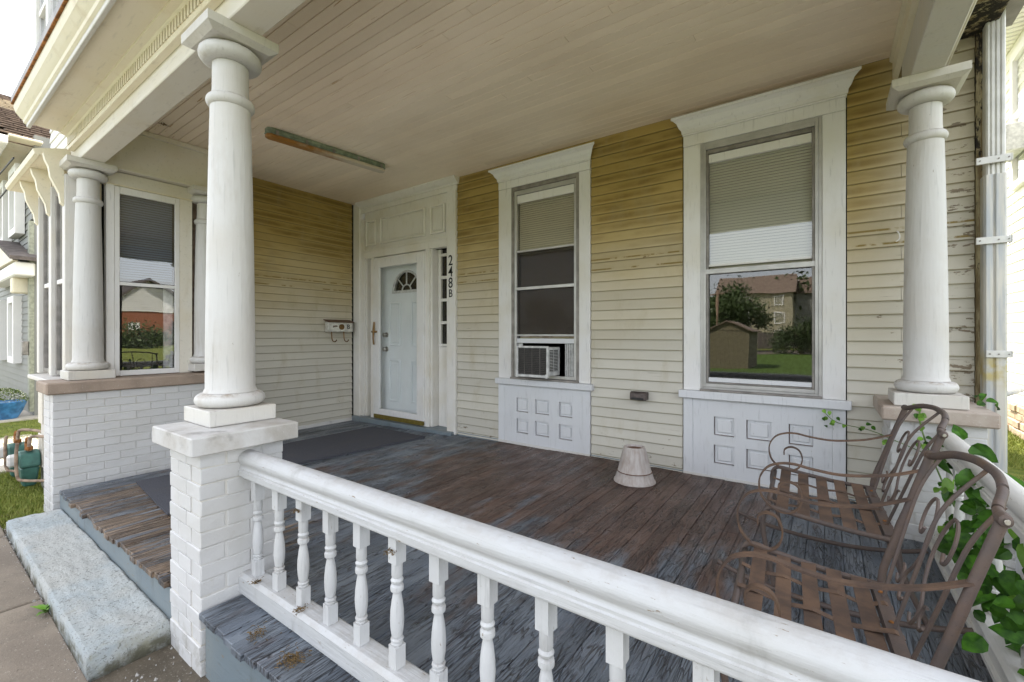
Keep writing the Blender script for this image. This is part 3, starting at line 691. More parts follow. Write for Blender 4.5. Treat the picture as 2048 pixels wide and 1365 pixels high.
# ================================================================ WINDOWS
def apron(w, x0, x1, z0, z1, yy, split):
    t = yy
    xs_ = [x0 + .075 + s * (x1 - x0 - .15) for s in (.17, .33, .42, .60, .72, .88)] if not split else split
    zs_ = [z0 + s * (z1 - z0) for s in (.18, .42, .54, .78)]
    sx0, sx1 = x0 + .075, x1 - .075
    B('apron_stile', 'apron', w, x0, sx0 - .001, t - .029, t + .01, z0, z1, .002)
    B('apron_stile', 'apron', w, sx1 + .001, x1, t - .029, t + .01, z0, z1, .002)
    m = MB(); X = [sx0] + xs_ + [sx1]; Z = [z0] + zs_ + [z1]
    for i in range(7):
        for j in range(5):
            if i % 2 == 1 and j % 2 == 1: continue
            m.box(X[i], X[i + 1], t - .024, t + .008, Z[j], Z[j + 1])
    build(m, 'apron_panel', 'apron', w)
    B('panel_gap', 'rustbrown', w, sx0 + .02, sx1 - .02, t + .0030, t + .0070, z0 + .05, z1 - .05, 0)
    for i in (1, 3, 5):
        for j in (1, 3):
            a, b, c, d = X[i] + .006, X[i + 1] - .002, Z[j] + .006, Z[j + 1] - .002
            B('coffer', 'apron', w, a, b, t - .006, t + .002, c, d, .002)
            B('coffer_field', 'apron', w, a + .018, b - .018, t - .017, t - .0061, c + .02, d - .02, .005)
    B('base_strip', 'rail_y', w, x0, x1, t - .036, t - .0295, z0 - .012, z0 + .014, .002)
def crown(w, x0, x1, z0, yy, z1=2.88, mat='trim'):
    t = yy; h = z1 - z0
    B('head_board', mat, w, x0, x1, t - .03, t + .008, z0, z0 + h * .38, .003)
    B('head_bead', mat, w, x0 - .006, x1 + .006, t - .038, t + .006, z0 + h * .385, z0 + h * .45, .005)
    z2 = z0 + h * .455
    pf = [(.006, z2), (-.036, z2), (-.040, z2 + h * .12), (-.055, z2 + h * .2), (-.070, z2 + h * .36), (-.092, z2 + h * .44), (-.105, z2 + h * .46), (-.105, z1), (.006, z1)]
    m = MB(); n = 0
    k = len(pf)
    for xe, sgn in ((x0, -1), (x1, 1)):
        for a, b in pf: m.v.append((xe + sgn * (-a - .025 if a < 0 else 0) * 1.0, t + a, b))
    for i in range(k): j = (i + 1) % k; m.f.append([i, j, k + j, k + i]); m.sm.append(False)
    m.f += [list(range(k))[::-1], [k + i for i in range(k)]]; m.sm += [False, False]
    build(m, 'crown_molding', mat, w)
def blind(parent, x0, x1, yy, z0, z1, mat='blind', step=.022):
    m = MB(); z = z1
    while z > z0:
        m.quadbox([(x0, yy - .007, z - .0225), (x1, yy - .007, z - .0225), (x1, yy - .006, z - .0225), (x0, yy - .006, z - .0225), (x0, yy + .003, z - .0005), (x1, yy + .003, z - .0005), (x1, yy + .004, z - .0005), (x0, yy + .004, z - .0005)]); z -= step
    return build(m, 'blind', mat, parent, kind='stuff')
def frame_rect(parent, name, mat, x0, x1, z0, z1, y0, y1, w, wb=None, wt=None, bevel=.002):
    wb = wb or w; wt = wt or w; m = MB()
    m.box(x0, x0 + w, y0, y1, z0, z1); m.box(x1 - w, x1, y0, y1, z0, z1); m.box(x0 + w + .0003, x1 - w - .0003, y0 + .0004, y1 - .0004, z0, z0 + wb); m.box(x0 + w + .0003, x1 - w - .0003, y0 + .0004, y1 - .0004, z1 - wt, z1)
    return build(m, name, mat, parent, bevel)

# --- narrow window with air conditioner
w1 = empty('narrow_window', (-2.33, WY, 0), 'narrow double hung window holding the white air conditioner', 'window')
x0, x1 = -2.868, -1.80
B('side_casing', 'trim', w1, x0, x0 + .165, WY - .025, WY + .012, .672, 2.67, .004)
B('side_casing', 'trim', w1, x1 - .115, x1, WY - .025, WY + .012, .672, 2.67, .004)
crown(w1, x0, x1, 2.671, WY)
B('window_sill', 'apron', w1, x0 - .02, x1 + .035, WY - .065, WY + .012, .612, .671, .004)
apron(w1, x0, x1, .003, .611, WY, None)
ix0, ix1 = x0 + .166, x1 - .116
frame_rect(w1, 'storm_frame', 'alum_dark', ix0, ix1, .672, 2.67, WY - .022, WY + .05, .030, .02, .04)
frame_rect(w1, 'outer_track', 'alum', ix0 + .0305, ix1 - .0305, .694, 2.628, WY - .012, WY + .03, .028, .03, .045)
B('head_panel', 'trim', w1, ix0 + .06, ix1 - .06, WY + .0, WY + .02, 2.50, 2.58, .002)
gx0, gx1 = ix0 + .06, ix1 - .06
B('meeting_rail', 'alum', w1, gx0 - .01, gx1 + .01, WY - .018, WY + .012, 1.592, 1.622, .002)
B('sash_bar', 'alum', w1, gx0, gx1, WY - .006, WY + .012, 1.985, 2.005, .002)
B('sash_bar', 'alum', w1, gx0, gx1, WY - .006, WY + .012, 1.118, 1.134, .002)
B('lower_sash_rail', 'apron', w1, gx0, gx1, WY - .004, WY + .03, 1.045, 1.092, .002)
B('pane', 'glass_dim', w1, gx0, gx1, WY + .016, WY + .020, 1.623, 2.50, 0)
B('pane', 'glass_dim', w1, gx0, gx1, WY + .026, WY + .030, 1.093, 1.592, 0)
B('insect_screen', 'screen', w1, gx0, gx1, WY + .006, WY + .008, 1.134, 1.984, 0)
blind(w1, gx0, gx1, WY + .045, 1.98, 2.58, 'blind'); blind(w1, gx0, gx1, WY + .055, 1.10, 1.60, 'blind_dark')
B('brown_curtain', 'blind_dark', w1, gx0, gx1, WY + .075, WY + .08, 1.61, 1.97, 0)
B('sill_slope', 'alum_dark', w1, ix0, ix1, WY - .05, WY + .02, .6715, .690, .002)
for k in range(9):
    B('side_curtain', 'acwhite', w1, gx1 - .112 + k * .0125, gx1 - .112 + k * .0125 + .009, WY + .022 + (k % 2) * .005, WY + .032 + (k % 2) * .005, .72, 1.042, .001)
B('filler_panel', 'acwhite', w1, gx0 - .02, gx0 + .05, WY + .025, WY + .035, .72, 1.042, .001)
# air conditioner
ac = empty('air_conditioner', (-2.33, 3.66, .70), 'white window air conditioner with dark rear grille in the narrow window', 'air conditioner')
ax0, ax1, ay0, ay1, az0, az1 = -2.53, -2.165, 3.62, 3.86, .715, 1.02
m = MB(); m.box(ax0, ax1, ay0 + .02, ay1, az0 + .015, az1 - .012)
build(m, 'casing', 'acwhite', ac, .006)
frame_rect(ac, 'grille_frame', 'acwhite', ax0 - .004, ax1 + .004, az0, az1, ay0, ay0 + .019, .022, .026, .02, .004)
B('coil', 'acblack', ac, ax0 + .02, ax1 - .02, ay0 + .014, ay0 + .0195, az0 + .025, az1 - .02, 0)
for k in range(14): B('grille_wire', 'ventmetal', ac, ax0 + .018, ax1 - .018, ay0 + .006, ay0 + .009, az0 + .035 + k * .0175, az0 + .0375 + k * .0175, 0)
for k in range(3): B('grille_post', 'alum_dark', ac, ax0 + .09 + k * .09, ax0 + .0925 + k * .09, ay0 + .0092, ay0 + .0115, az0 + .028, az1 - .022, 0)
B('side_vent', 'acblack', ac, ax1 + .0005, ax1 + .003, ay0 + .035, ay1 - .05, az0 + .06, az1 - .035, 0)
for k in range(15): B('vent_slat', 'acwhite', ac, ax1 + .0032, ax1 + .008, ay0 + .035, ay1 - .05, az0 + .064 + k * .0145, az0 + .069 + k * .0145, 0)
B('vent_post', 'acwhite', ac, ax1 + .0082, ax1 + .010, ay0 + .095, ay0 + .102, az0 + .06, az1 - .035, 0)
for k in (ax0 + .012, ax1 - .012): B('foot_clip', 'acwhite', ac, k - .014, k + .014, ay0 - .006, ay0 - .0005, az0 - .004, az0 + .035, .002)

# --- wide window
w2 = empty('wide_window', (-.43, WY, 0), 'wide double hung window reflecting the lawn and houses, beside the right column', 'window')
x0, x1 = -.963, .102
B('side_casing', 'trim', w2, x0, x0 + .13, WY - .025, WY + .012, .682, 2.664, .004)
B('side_casing', 'trim', w2, x1 - .132, x1, WY - .025, WY + .012, .682, 2.664, .004)
crown(w2, x0, x1, 2.665, WY, 2.895)
B('window_sill', 'apron', w2, x0 - .03, x1 + .03, WY - .065, WY + .012, .620, .681, .004)
apron(w2, x0, x1, .003, .619, WY, None)
ix0, ix1 = x0 + .1305, x1 - .1325
frame_rect(w2, 'storm_frame', 'alum', ix0, ix1, .684, 2.664, WY - .02, WY + .05, .022, .03, .03)
frame_rect(w2, 'outer_track', 'alum', ix0 + .0225, ix1 - .0225, .715, 2.632, WY - .030, WY + .02, .020, .028, .03)
frame_rect(w2, 'outer_track', 'alum_dark', ix0 + .043, ix1 - .043, .745, 2.60, WY - .020, WY + .03, .016, .01, .03)
gx0, gx1 = ix0 + .06, ix1 - .06
B('head_panel', 'trim', w2, gx0, gx1, WY - .012, WY + .02, 2.50, 2.565, .002)
B('meeting_rail', 'alum', w2, gx0 - .02, gx1 + .02, WY - .026, WY + .015, 1.612, 1.652, .003)
B('sash_bar', 'trim', w2, gx0, gx1, WY - .012, WY + .012, 1.672, 1.690, .002)
B('lower_sash_rail', 'apron', w2, gx0, gx1, WY - .018, WY + .02, .757, .79, .002)
B('pane', 'glass', w2, gx0, gx1, WY + .002, WY + .006, 1.69, 2.50, 0)
B('pane', 'glass', w2, gx0, gx1, WY + .010, WY + .014, .79, 1.611, 0)
blind(w2, gx0, gx1, WY + .035, 1.66, 2.62, 'blind')
B('sill_slope', 'alum_dark', w2, ix0 - .0, ix1 + .0, WY - .05, WY + .02, .6815, .699, .002)
# rooms behind
for a, b in ((-3.4, -1.5), (-1.45, .7)):
    rm = MB(); rm.box(a, b, WY + .11, 6.6, .0, .02); rm.box(a, b, WY + .11, 6.6, 2.9, 2.92); rm.box(a, a + .02, WY + .11, 6.6, .02, 2.9); rm.box(b - .02, b, WY + .11, 6.6, .02, 2.9); rm.box(a, b, 6.6, 6.62, .0, 2.92)
    build(rm, 'room_wall', 'room', wall)

# ================================================================ DOOR UNIT
d = empty('entrance_door', (-4.45, WY, 0), 'pale blue front door with fanlight behind a white storm door, number 248B', 'door')
DX0, DX1 = -5.395, -3.478; fx = 'doorframe'
B('door_step', 'bluepaint', d, -5.36, -3.50, 3.70, WY + .14, -.06, .012, .004)
B('side_casing', fx, d, DX0, DX0 + .135, 3.745, WY + .02, -.05, 2.94, .004)
B('casing_step', fx, d, DX0 + .136, DX0 + .20, 3.775, WY + .05, .0125, 2.72, .004)
B('side_casing', fx, d, DX1 - .135, DX1, 3.755, WY + .02, -.02, 2.80, .004)
B('lintel_board', fx, d, DX0 + .136, DX1 - .136, 3.778, WY + .06, 2.17, 2.26, .003)
B('lintel_bead', fx, d, DX0 + .201, DX1 - .136, 3.766, 3.7775, 2.255, 2.285, .004)
B('header_board', fx, d, DX0 + .201, DX1 - .136, 3.790, WY + .06, 2.261, 2.80, .003)
for a, b in ((-5.14, -4.93), (-4.84, -3.99), (-3.90, -3.66)):
    frame_rect(d, 'panel_molding', fx, a, b, 2.335, 2.68, 3.758, 3.7895, .022, bevel=.006)
    B('panel_field', fx, d, a + .045, b - .045, 3.774, 3.7895, 2.38, 2.635, .006)
B('frieze_board', fx, d, DX0 + .10, DX1, 3.772, WY + .01, 2.801, 2.86, .004)
build(MB().prism([(3.80, 2.861), (3.765, 2.861), (3.76, 2.88), (3.735, 2.895), (3.715, 2.915), (3.70, 2.93), (3.70, 2.944), (3.80, 2.944)], 0, DX0 + .10, DX1 + .03), 'crown_molding', fx, d)
# recess jambs and sidelights
B('jamb', fx, d, DX0 + .201, DX0 + .24, 3.80, 3.98, .0125, 2.17, .003)
B('jamb', fx, d, -3.655, -3.615, 3.80, 3.98, .0125, 2.17, .003)
B('mullion_post', fx, d, -5.045, -4.985, 3.772, 3.96, .0125, 2.17, .004)
B('mullion_post', fx, d, -3.985, -3.925, 3.772, 3.96, .0125, 2.17, .004)
B('mullion_post', fx, d, -3.924, -3.895, 3.80, 3.96, .0125, 2.169, .004)
for a, b in ((-5.15, -5.05), (-3.89, -3.66)):
    B('sidelight_panel', fx, d, a, b, 3.90, 3.93, .0125, .98, .003)
    B('sidelight_stile', fx, d, a, a + .045, 3.895, 3.93, .981, 2.17, .003)
    B('sidelight_stile', fx, d, b - .035, b, 3.895, 3.93, .981, 2.17, .003)
    for k in range(5): B('sidelight_rail', fx, d, a + .046, b - .036, 3.897, 3.925, .985 + k * .275, 1.02 + k * .275, .003)
    B('sidelight_glass', 'glass_dim', d, a + .046, b - .036, 3.912, 3.916, .99, 2.16, 0)
B('dark_hall', 'dark', d, -5.36, -3.5, 3.99, 4.0, -.1, 2.3, 0)
# storm door
frame_rect(d, 'storm_door', 'trim', -4.965, -3.995, .075, 2.125, 3.752, 3.785, .125, .075, .105, .004)
B('door_sweep', 'gold', d, -4.945, -4.01, 3.745, 3.775, .022, .0745, .002)
frame_rect(d, 'storm_frame', 'trim', -4.984, -3.986, .0125, 2.155, 3.775, 3.80, .018, .003, .028, .002)
for zz in (1.85, 1.2, .55): B('hinge', 'trim', d, -3.999, -3.984, 3.742, 3.7515, zz - .055, zz + .055, .002)
h = build(MB().tube([(-4.915, 3.725, 1.0), (-4.915, 3.715, 1.08), (-4.915, 3.722, 1.2), (-4.915, 3.73, 1.30)], [.012, .010, .015, .010]), 'storm_door_handle', 'brass', d)
build(MB().tube([(-4.965, 3.732, 1.17), (-4.87, 3.732, 1.17)], .014), 'handle_latch', 'brass', h)
# slab with arched fanlight cut: build panel pieces around it
dy0, dy1 = 3.90, 3.945; sx0, sx1 = -4.98, -4.03
slab = MB(); cxf, czf, rf = -4.46, 1.70, .27
# lower slab
slab.box(sx0, sx1, dy0, dy1, .02, czf); slab.box(sx0, cxf - rf, dy0, dy1, czf, 2.14); slab.box(cxf + rf, sx1, dy0, dy1, czf, 2.14)
n = 16
for k in range(n):
    a0, a1 = math.pi * k / n, math.pi * (k + 1) / n
    p0 = (cxf + rf * math.cos(a0), czf + rf * math.sin(a0)); p1 = (cxf + rf * math.cos(a1), czf + rf * math.sin(a1))
    slab.quadbox([(p1[0], dy0, p1[1]), (p0[0], dy0, p0[1]), (p0[0], dy1, p0[1]), (p1[0], dy1, p1[1]), (p1[0], dy0, 2.14), (p0[0], dy0, 2.14), (p0[0], dy1, 2.14), (p1[0], dy1, 2.14)])
ds = build(slab, 'door_slab', 'doorblue', d)
fan = MB()
arc = [(cxf + (rf - .012) * math.cos(math.pi * k / 20), 3.892, czf + (rf - .012) * math.sin(math.pi * k / 20)) for k in range(21)]
fan.tube(arc, .016, 6); fan.box(cxf - rf - .01, cxf + rf + .01, 3.882, 3.90, czf - .022, czf + .012)
arc2 = [(cxf + .085 * math.cos(math.pi * k / 12), 3.892, czf + .085 * math.sin(math.pi * k / 12)) for k in range(13)]; fan.tube(arc2, .010, 6)
for k in (1, 2, 3):
    a = math.pi * k / 4; fan.tube([(cxf + .085 * math.cos(a), 3.892, czf + .085 * math.sin(a)), (cxf + rf * math.cos(a), 3.892, czf + rf * math.sin(a))], .009, 6)
build(fan, 'fanlight_frame', 'acwhite', d)
B('fanlight_glass', 'glass_dim', d, cxf - rf, cxf + rf, 3.915, 3.918, czf, czf + rf, 0)
for a, b in ((-4.80, -4.58), (-4.37, -4.15)):
    for c_, e in ((.98, 1.56), (.24, .80)):
        frame_rect(d, 'door_panel_molding', 'doorblue', a, b, c_, e, 3.880, 3.8995, .022, bevel=.006)
        B('door_panel', 'doorblue', d, a + .045, b - .045, 3.888, 3.8995, c_ + .045, e - .045, .006)
for zz in (1.13, .935):
    build(MB().lathe([(.032, 0), (.032, .008), (.014, .012), (.014, .035), (.027, .045), (.029, .06), (.018, .072), (.001, .074)], (0, 0), 18).__class__ and MB().tube([(-4.865, 3.90, zz), (-4.865, 3.888, zz), (-4.865, 3.886, zz), (-4.865, 3.868, zz), (-4.865, 3.862, zz), (-4.865, 3.848, zz), (-4.865, 3.840, zz)], [.034, .034, .015, .015, .028, .030, .016], 16), 'door_knob', 'nickel', d)
B('door_glass', 'glass_door', d, -4.84, -4.12, 3.765, 3.769, .15, 2.02, 0)
for ch, zz, s_ in (('2', 1.985, .17), ('4', 1.855, .17), ('8', 1.725, .17), ('B', 1.605, .13)):
    text(ch, 'number_character', s_, (-3.548, 3.752, zz), (R(90), 0, 0), d, sx=.85)

# ================================================================ MAILBOX, VENT, POT, LAMP
mb_ = empty('mailbox', (-5.33, 3.5, 1.25), 'white wall mailbox with brown lid, brass emblem and black letter B', 'mailbox')
B('box_body', 'mailwhite', mb_, -5.365, -5.28, 3.30, 3.66, 1.17, 1.295, .004)
build(MB().quadbox([(-5.375, 3.285, 1.325), (-5.265, 3.285, 1.292), (-5.265, 3.675, 1.292), (-5.375, 3.675, 1.325), (-5.375, 3.285, 1.332), (-5.265, 3.285, 1.299), (-5.265, 3.675, 1.299), (-5.375, 3.675, 1.332)]), 'lid', 'mailbrown', mb_)
emb = MB().tube([(-5.2795, 3.505, 1.235), (-5.276, 3.505, 1.235)], .001, 24, up=(0, 0, 1))
em = MB(); n = 24
for xx in (-5.2797, -5.2765):
    em.v += [(xx, 3.49 + .040 * math.cos(2 * math.pi * k / n), 1.235 + .038 * math.sin(2 * math.pi * k / n)) for k in range(n)]
em.f = [list(range(n))[::-1], [n + k for k in range(n)]] + [[k, (k + 1) % n, n + (k + 1) % n, n + k] for k in range(n)]; em.sm = [False] * len(em.f)
build(em, 'brass_emblem', 'brass', mb_)
text('B', 'letter', .085, (-5.278, 3.592, 1.235), (R(90), 0, R(90)), mb_)
text('gatin', 'script_mark', .035, (-5.278, 3.395, 1.245), (R(90), 0, R(90)), mb_, 'rustbrown')
for yy in (3.38, 3.56):
    build(MB().tube(cr_spline([(-5.34, yy, 1.17), (-5.33, yy, 1.08), (-5.31, yy + .005, 1.045), (-5.285, yy + .02, 1.04), (-5.27, yy + .03, 1.065)]), .007, 6), 'newspaper_hook', 'brass', mb_)
v = empty('dryer_vent', (-1.32, 3.77, .60), 'small dark metal vent hood on the clapboard wall between the windows', 'vent')
hood = MB(); yy0, yy1 = 3.705, WY - .012
hood.prism([(yy1, .635), (yy0 + .02, .642), (yy0, .63), (yy0 - .004, .575), (yy0 + .012, .568), (yy1, .568)], 0, -1.392, -1.255)
build(hood, 'hood', 'ventmetal', v, .004)
B('opening', 'acblack', v, -1.375, -1.272, yy0 - .008, yy0 - .0045, .572, .592, .001)
pot = MB().lathe([(.152, 0), (.158, .004), (.156, .012), (.148, .02), (.138, .05), (.128, .078), (.129, .083), (.124, .088), (.108, .16), (.092, .225), (.082, .258), (.078, .266), (.070, .268), (.066, .262), (.064, .250), (.001, .250)], (-1.215, 3.335), 36)
po = empty('planter_pot', (-1.215, 3.335, 0), 'weathered grey metal flower pot standing upside down by the wall', 'pot')
build(pot, 'pot_body', 'potc', po)
rs = MB(); a = [(-1.215 + .130 * math.cos(t * math.pi / 18), 3.335 + .130 * math.sin(t * math.pi / 18), .081) for t in range(37)]; rs.tube(a, .0035, 6, up=(0, 0, 1)); build(rs, 'rolled_band', 'rustbrown', po)
build(MB().lathe([(.064, .2505), (.064, .2515)], (-1.215, 3.335), 24), 'pot_base', 'rustbrown', po)
lt = empty('ceiling_light', (-3.9, 2.48, 2.93), 'long green fluorescent ceiling fitting with stained diffuser', 'light')
def along(x0, y0, x1, y1, hw, za, zb, mat, name, nose=.03):
    dx, dy = x1 - x0, y1 - y0; L_ = math.hypot(dx, dy); dx /= L_; dy /= L_; nx, ny = -dy, dx; m = MB(); P = []
    o8 = []
    for s_, w_ in ((0, .5), (nose, 1), (L_ - nose, 1), (L_, .5)): o8.append((s_, w_ * hw))
    pl = [(x0 + dx * s_ + nx * w_, y0 + dy * s_ + ny * w_) for s_, w_ in o8] + [(x0 + dx * s_ - nx * w_, y0 + dy * s_ - ny * w_) for s_, w_ in o8[::-1]]
    m.prism(pl, 2, za, zb); return build(m, name, mat, lt, .006)
along(-4.0, 1.90, -3.865, 3.06, .050, 2.905, 2.9445, 'lampgreen', 'lamp_body')
along(-4.0, 1.895, -3.865, 3.065, .056, 2.893, 2.9045, 'lampgreen', 'gasket_rim')
along(-4.0, 1.90, -3.865, 3.06, .046, 2.862, 2.8925, 'diffuser', 'diffuser')
for k in range(5):
    t = .06 + k * .22; xx = -4.0 + .135 * t; yy = 1.9 + 1.16 * t
    B('clip', 'alum_dark', lt, xx + .0565, xx + .0605, yy - .012, yy + .012, 2.885, 2.925, .001)

# ================================================================ DOWNSPOUT
dn = empty('downspout', (.78, 3.70, GZ), 'old galvanised downspout strapped to the rotten corner board', 'downspout')
m = MB(); m.prism([(.735 + a, 3.66 + b) for a, b in ((0, .01), (.01, 0), (.035, 0), (.042, .008), (.05, 0), (.085, 0), (.095, .01), (.095, .075), (.085, .085), (.01, .085), (0, .075))], 2, GZ, 2.05)
build(m, 'lower_pipe', 'spout', dn)
m = MB(); m.prism([(.745 + a, 3.668 + b) for a, b in ((0, .008), (.008, 0), (.014, .0), (.019, .008), (.024, 0), (.034, 0), (.039, .008), (.044, 0), (.054, 0), (.059, .008), (.064, 0), (.074, 0), (.08, .008), (.08, .07), (.0, .07))], 2, 2.0, 3.2)
build(m, 'upper_pipe', 'spout_new', dn)
for zz, e in ((2.13, 0), (1.67, 0), (1.02, .02)):
    B('strap', 'spout_new', dn, .700 + e * 2, .84, 3.642, 3.657, zz - .02, zz + .02, .002)
    B('strap', 'spout_new', dn, .8405, .846, 3.642, 3.70, zz - .02, zz + .02, .002)
    for xx in (.715 + e * 2, .79, .83): build(MB().tube([(xx, 3.6415, zz), (xx, 3.637, zz)], .004, 8), 'screw', 'alum_dark', dn)

# ================================================================ BAY WINDOW (porch side and street side)
by = empty('bay_window', (-5.1, 1.3, .76), 'painted bay window with reflecting sashes behind the far left column', 'window')
BX = -5.06
def boxX(name, mat, par, y0, y1, z0, z1, t0, t1, bev=.003): return B(name, mat, par, BX + t0, BX + t1, y0, y1, z0, z1, bev)
boxX('corner_post', 'trim', by, 1.07, 1.125, .765, 2.44, -.05, .02); boxX('corner_post', 'cream', by, .985, 1.055, .765, 2.44, -.12, -.05)
boxX('side_casing', 'beam', by, 1.601, 1.705, .765, 2.44, -.02, .012)
boxX('head_board', 'beam', by, .98, 2.0, 2.441, 2.55, -.06, .02); boxX('head_bead', 'cream', by, .98, 1.9, 2.43, 2.4405, -.03, .03)
m = MB(); yz = (1.126, 1.600, .77, 2.428)
for (a, b, c_, e_) in ((yz[0], yz[0] + .035, yz[2], yz[3]), (yz[1] - .035, yz[1], yz[2], yz[3]), (yz[0] + .036, yz[1] - .036, yz[2], yz[2] + .045), (yz[0] + .036, yz[1] - .036, yz[3] - .06, yz[3]), (yz[0] + .036, yz[1] - .036, 1.565, 1.595)):
    m.box(BX - .01, BX + .014, a, b, c_, e_)
build(m, 'window_frame', 'trim', by, .002)
B('pane', 'glass_bay', by, BX - .004, BX, 1.162, 1.564, 1.60, 2.37, 0); B('pane', 'glass_bay', by, BX - .008, BX - .0045, 1.18, 1.564, .815, 1.56, 0)
bl = MB(); z = 2.36
while z > 1.62: bl.box(BX - .06, BX - .045, 1.165, 1.562, z, z + .002); bl.box(BX - .062, BX - .061, 1.165, 1.562, z, z + .017); z -= .022
build(bl, 'blind', 'blind_sky', by, kind='stuff')
B('curtain', 'curtain', by, BX - .05, BX - .04, 1.49, 1.562, .82, 1.58, 0)
B('side_wall_strip', 'shdark', by, BX - .08, BX - .03, 1.706, 2.0, .765, 2.5, 0)
B('bay_return', 'dark', by, -5.34, BX - .35, 1.05, 1.9, .76, 2.6, 0)
# street face of the bay
FY = .86
posts = [-5.17, -5.72, -6.28]
for k, px in enumerate(posts): B('mullion_post', 'white', by, px - .05, px + .05, FY - .03, FY + .05, .758, 2.46, .004)
for k in range(2):
    a, b = posts[k + 1] + .051, posts[k] - .051
    frame_rect(by, 'window_frame', 'alum_dark', a, b, .775, 2.40, FY, FY + .03, .035)
    B('pane', 'glass_bay', by, a + .036, b - .036, FY + .012, FY + .016, 1.62, 2.36, 0); B('pane', 'glass_bay', by, a + .036, b - .036, FY + .018, FY + .022, .81, 1.58, 0)
    B('meeting_rail', 'trim', by, a + .036, b - .036, FY + .002, FY + .03, 1.581, 1.619, .002); B('curtain', 'curtain', by, a, b, FY + .2, FY + .21, .78, 2.4, 0)
B('head_board', 'cream', by, -6.4, -5.235, FY - .02, FY + .06, 2.461, 2.60, .003)
B('cornice_soffit', 'cream', by, -6.8, -5.235, FY - .16, FY + .06, 2.601, 2.62, .002)
build(MB().prism([(FY - .16, 2.595), (FY - .185, 2.605), (FY - .195, 2.64), (FY - .16, 2.655), (FY + .06, 2.72), (FY + .06, 2.6205), (FY - .16, 2.6205)], 0, -6.78, -5.235), 'cornice_molding', 'cream', by)
for px in posts:
    br = MB().prism([(FY - .031, 2.2), (FY - .05, 2.22), (FY - .06, 2.30), (FY - .085, 2.36), (FY - .11, 2.42), (FY - .12, 2.50), (FY - .14, 2.55), (FY - .15, 2.60), (FY - .031, 2.60)], 0, px - .028, px + .028)
    build(br, 'bracket', 'cream', by)
B('side_end', 'white', by, -6.47, -6.44, FY + .06, 1.9, .0, 2.6, .003)
# upper storey: siding and windows above the porch roof edge
up = empty('upper_storey', (-5.5, 1.2, 3.0), 'upper storey with window bay and white siding above the porch roof', 'building')
for k in range(30):
    z0 = 2.73 + k * .115
    build(board_mesh_x(-7.2, -5.19, z0, z0 + .115, 1.06), 'siding_board', 'nbr_white', up)
B('wall_core', 'nbr_white', up, -7.15, -5.2, 1.075, 1.9, 2.62, 6.2, 0)
UY = .66
for k in range(5):
    xx = -5.10 + k * .44
    B('window_post', 'trim', up, xx - .03, xx + .03, UY, UY + .08, 2.986, 4.9, .003)
    if k < 4:
        frame_rect(up, 'sash_frame', 'alum', xx + .031, xx + .409, 3.02, 4.6, UY + .02, UY + .05, .03)
        B('pane', 'glass', up, xx + .062, xx + .378, UY + .03, UY + .034, 3.06, 4.56, 0)
        B('meeting_rail', 'trim', up, xx + .062, xx + .378, UY + .012, UY + .045, 3.62, 3.66, .002); B('curtain', 'curtain', up, xx + .03, xx + .41, UY + .3, UY + .31, 3.0, 4.6, 0)
B('bay_core', 'trim', up, -5.12, .7, 1.4, 3.7, 3.06, 6.3, 0)
B('house_core', 'nbr_white', up, -8.2, .76, 4.02, 9.2, 2.99, 7.0, 0)
B('house_core_low', 'nbr_white', up, -8.2, -5.5, 1.9, 9.2, -.3, 2.98, 0)
B('house_core_rear', 'nbr_white', up, -5.5, .76, 6.7, 9.2, -.3, 2.98, 0)
B('side_gable', 'nbr_white', up, .735, .765, 3.86, 6.7, -.3, 2.98, 0)

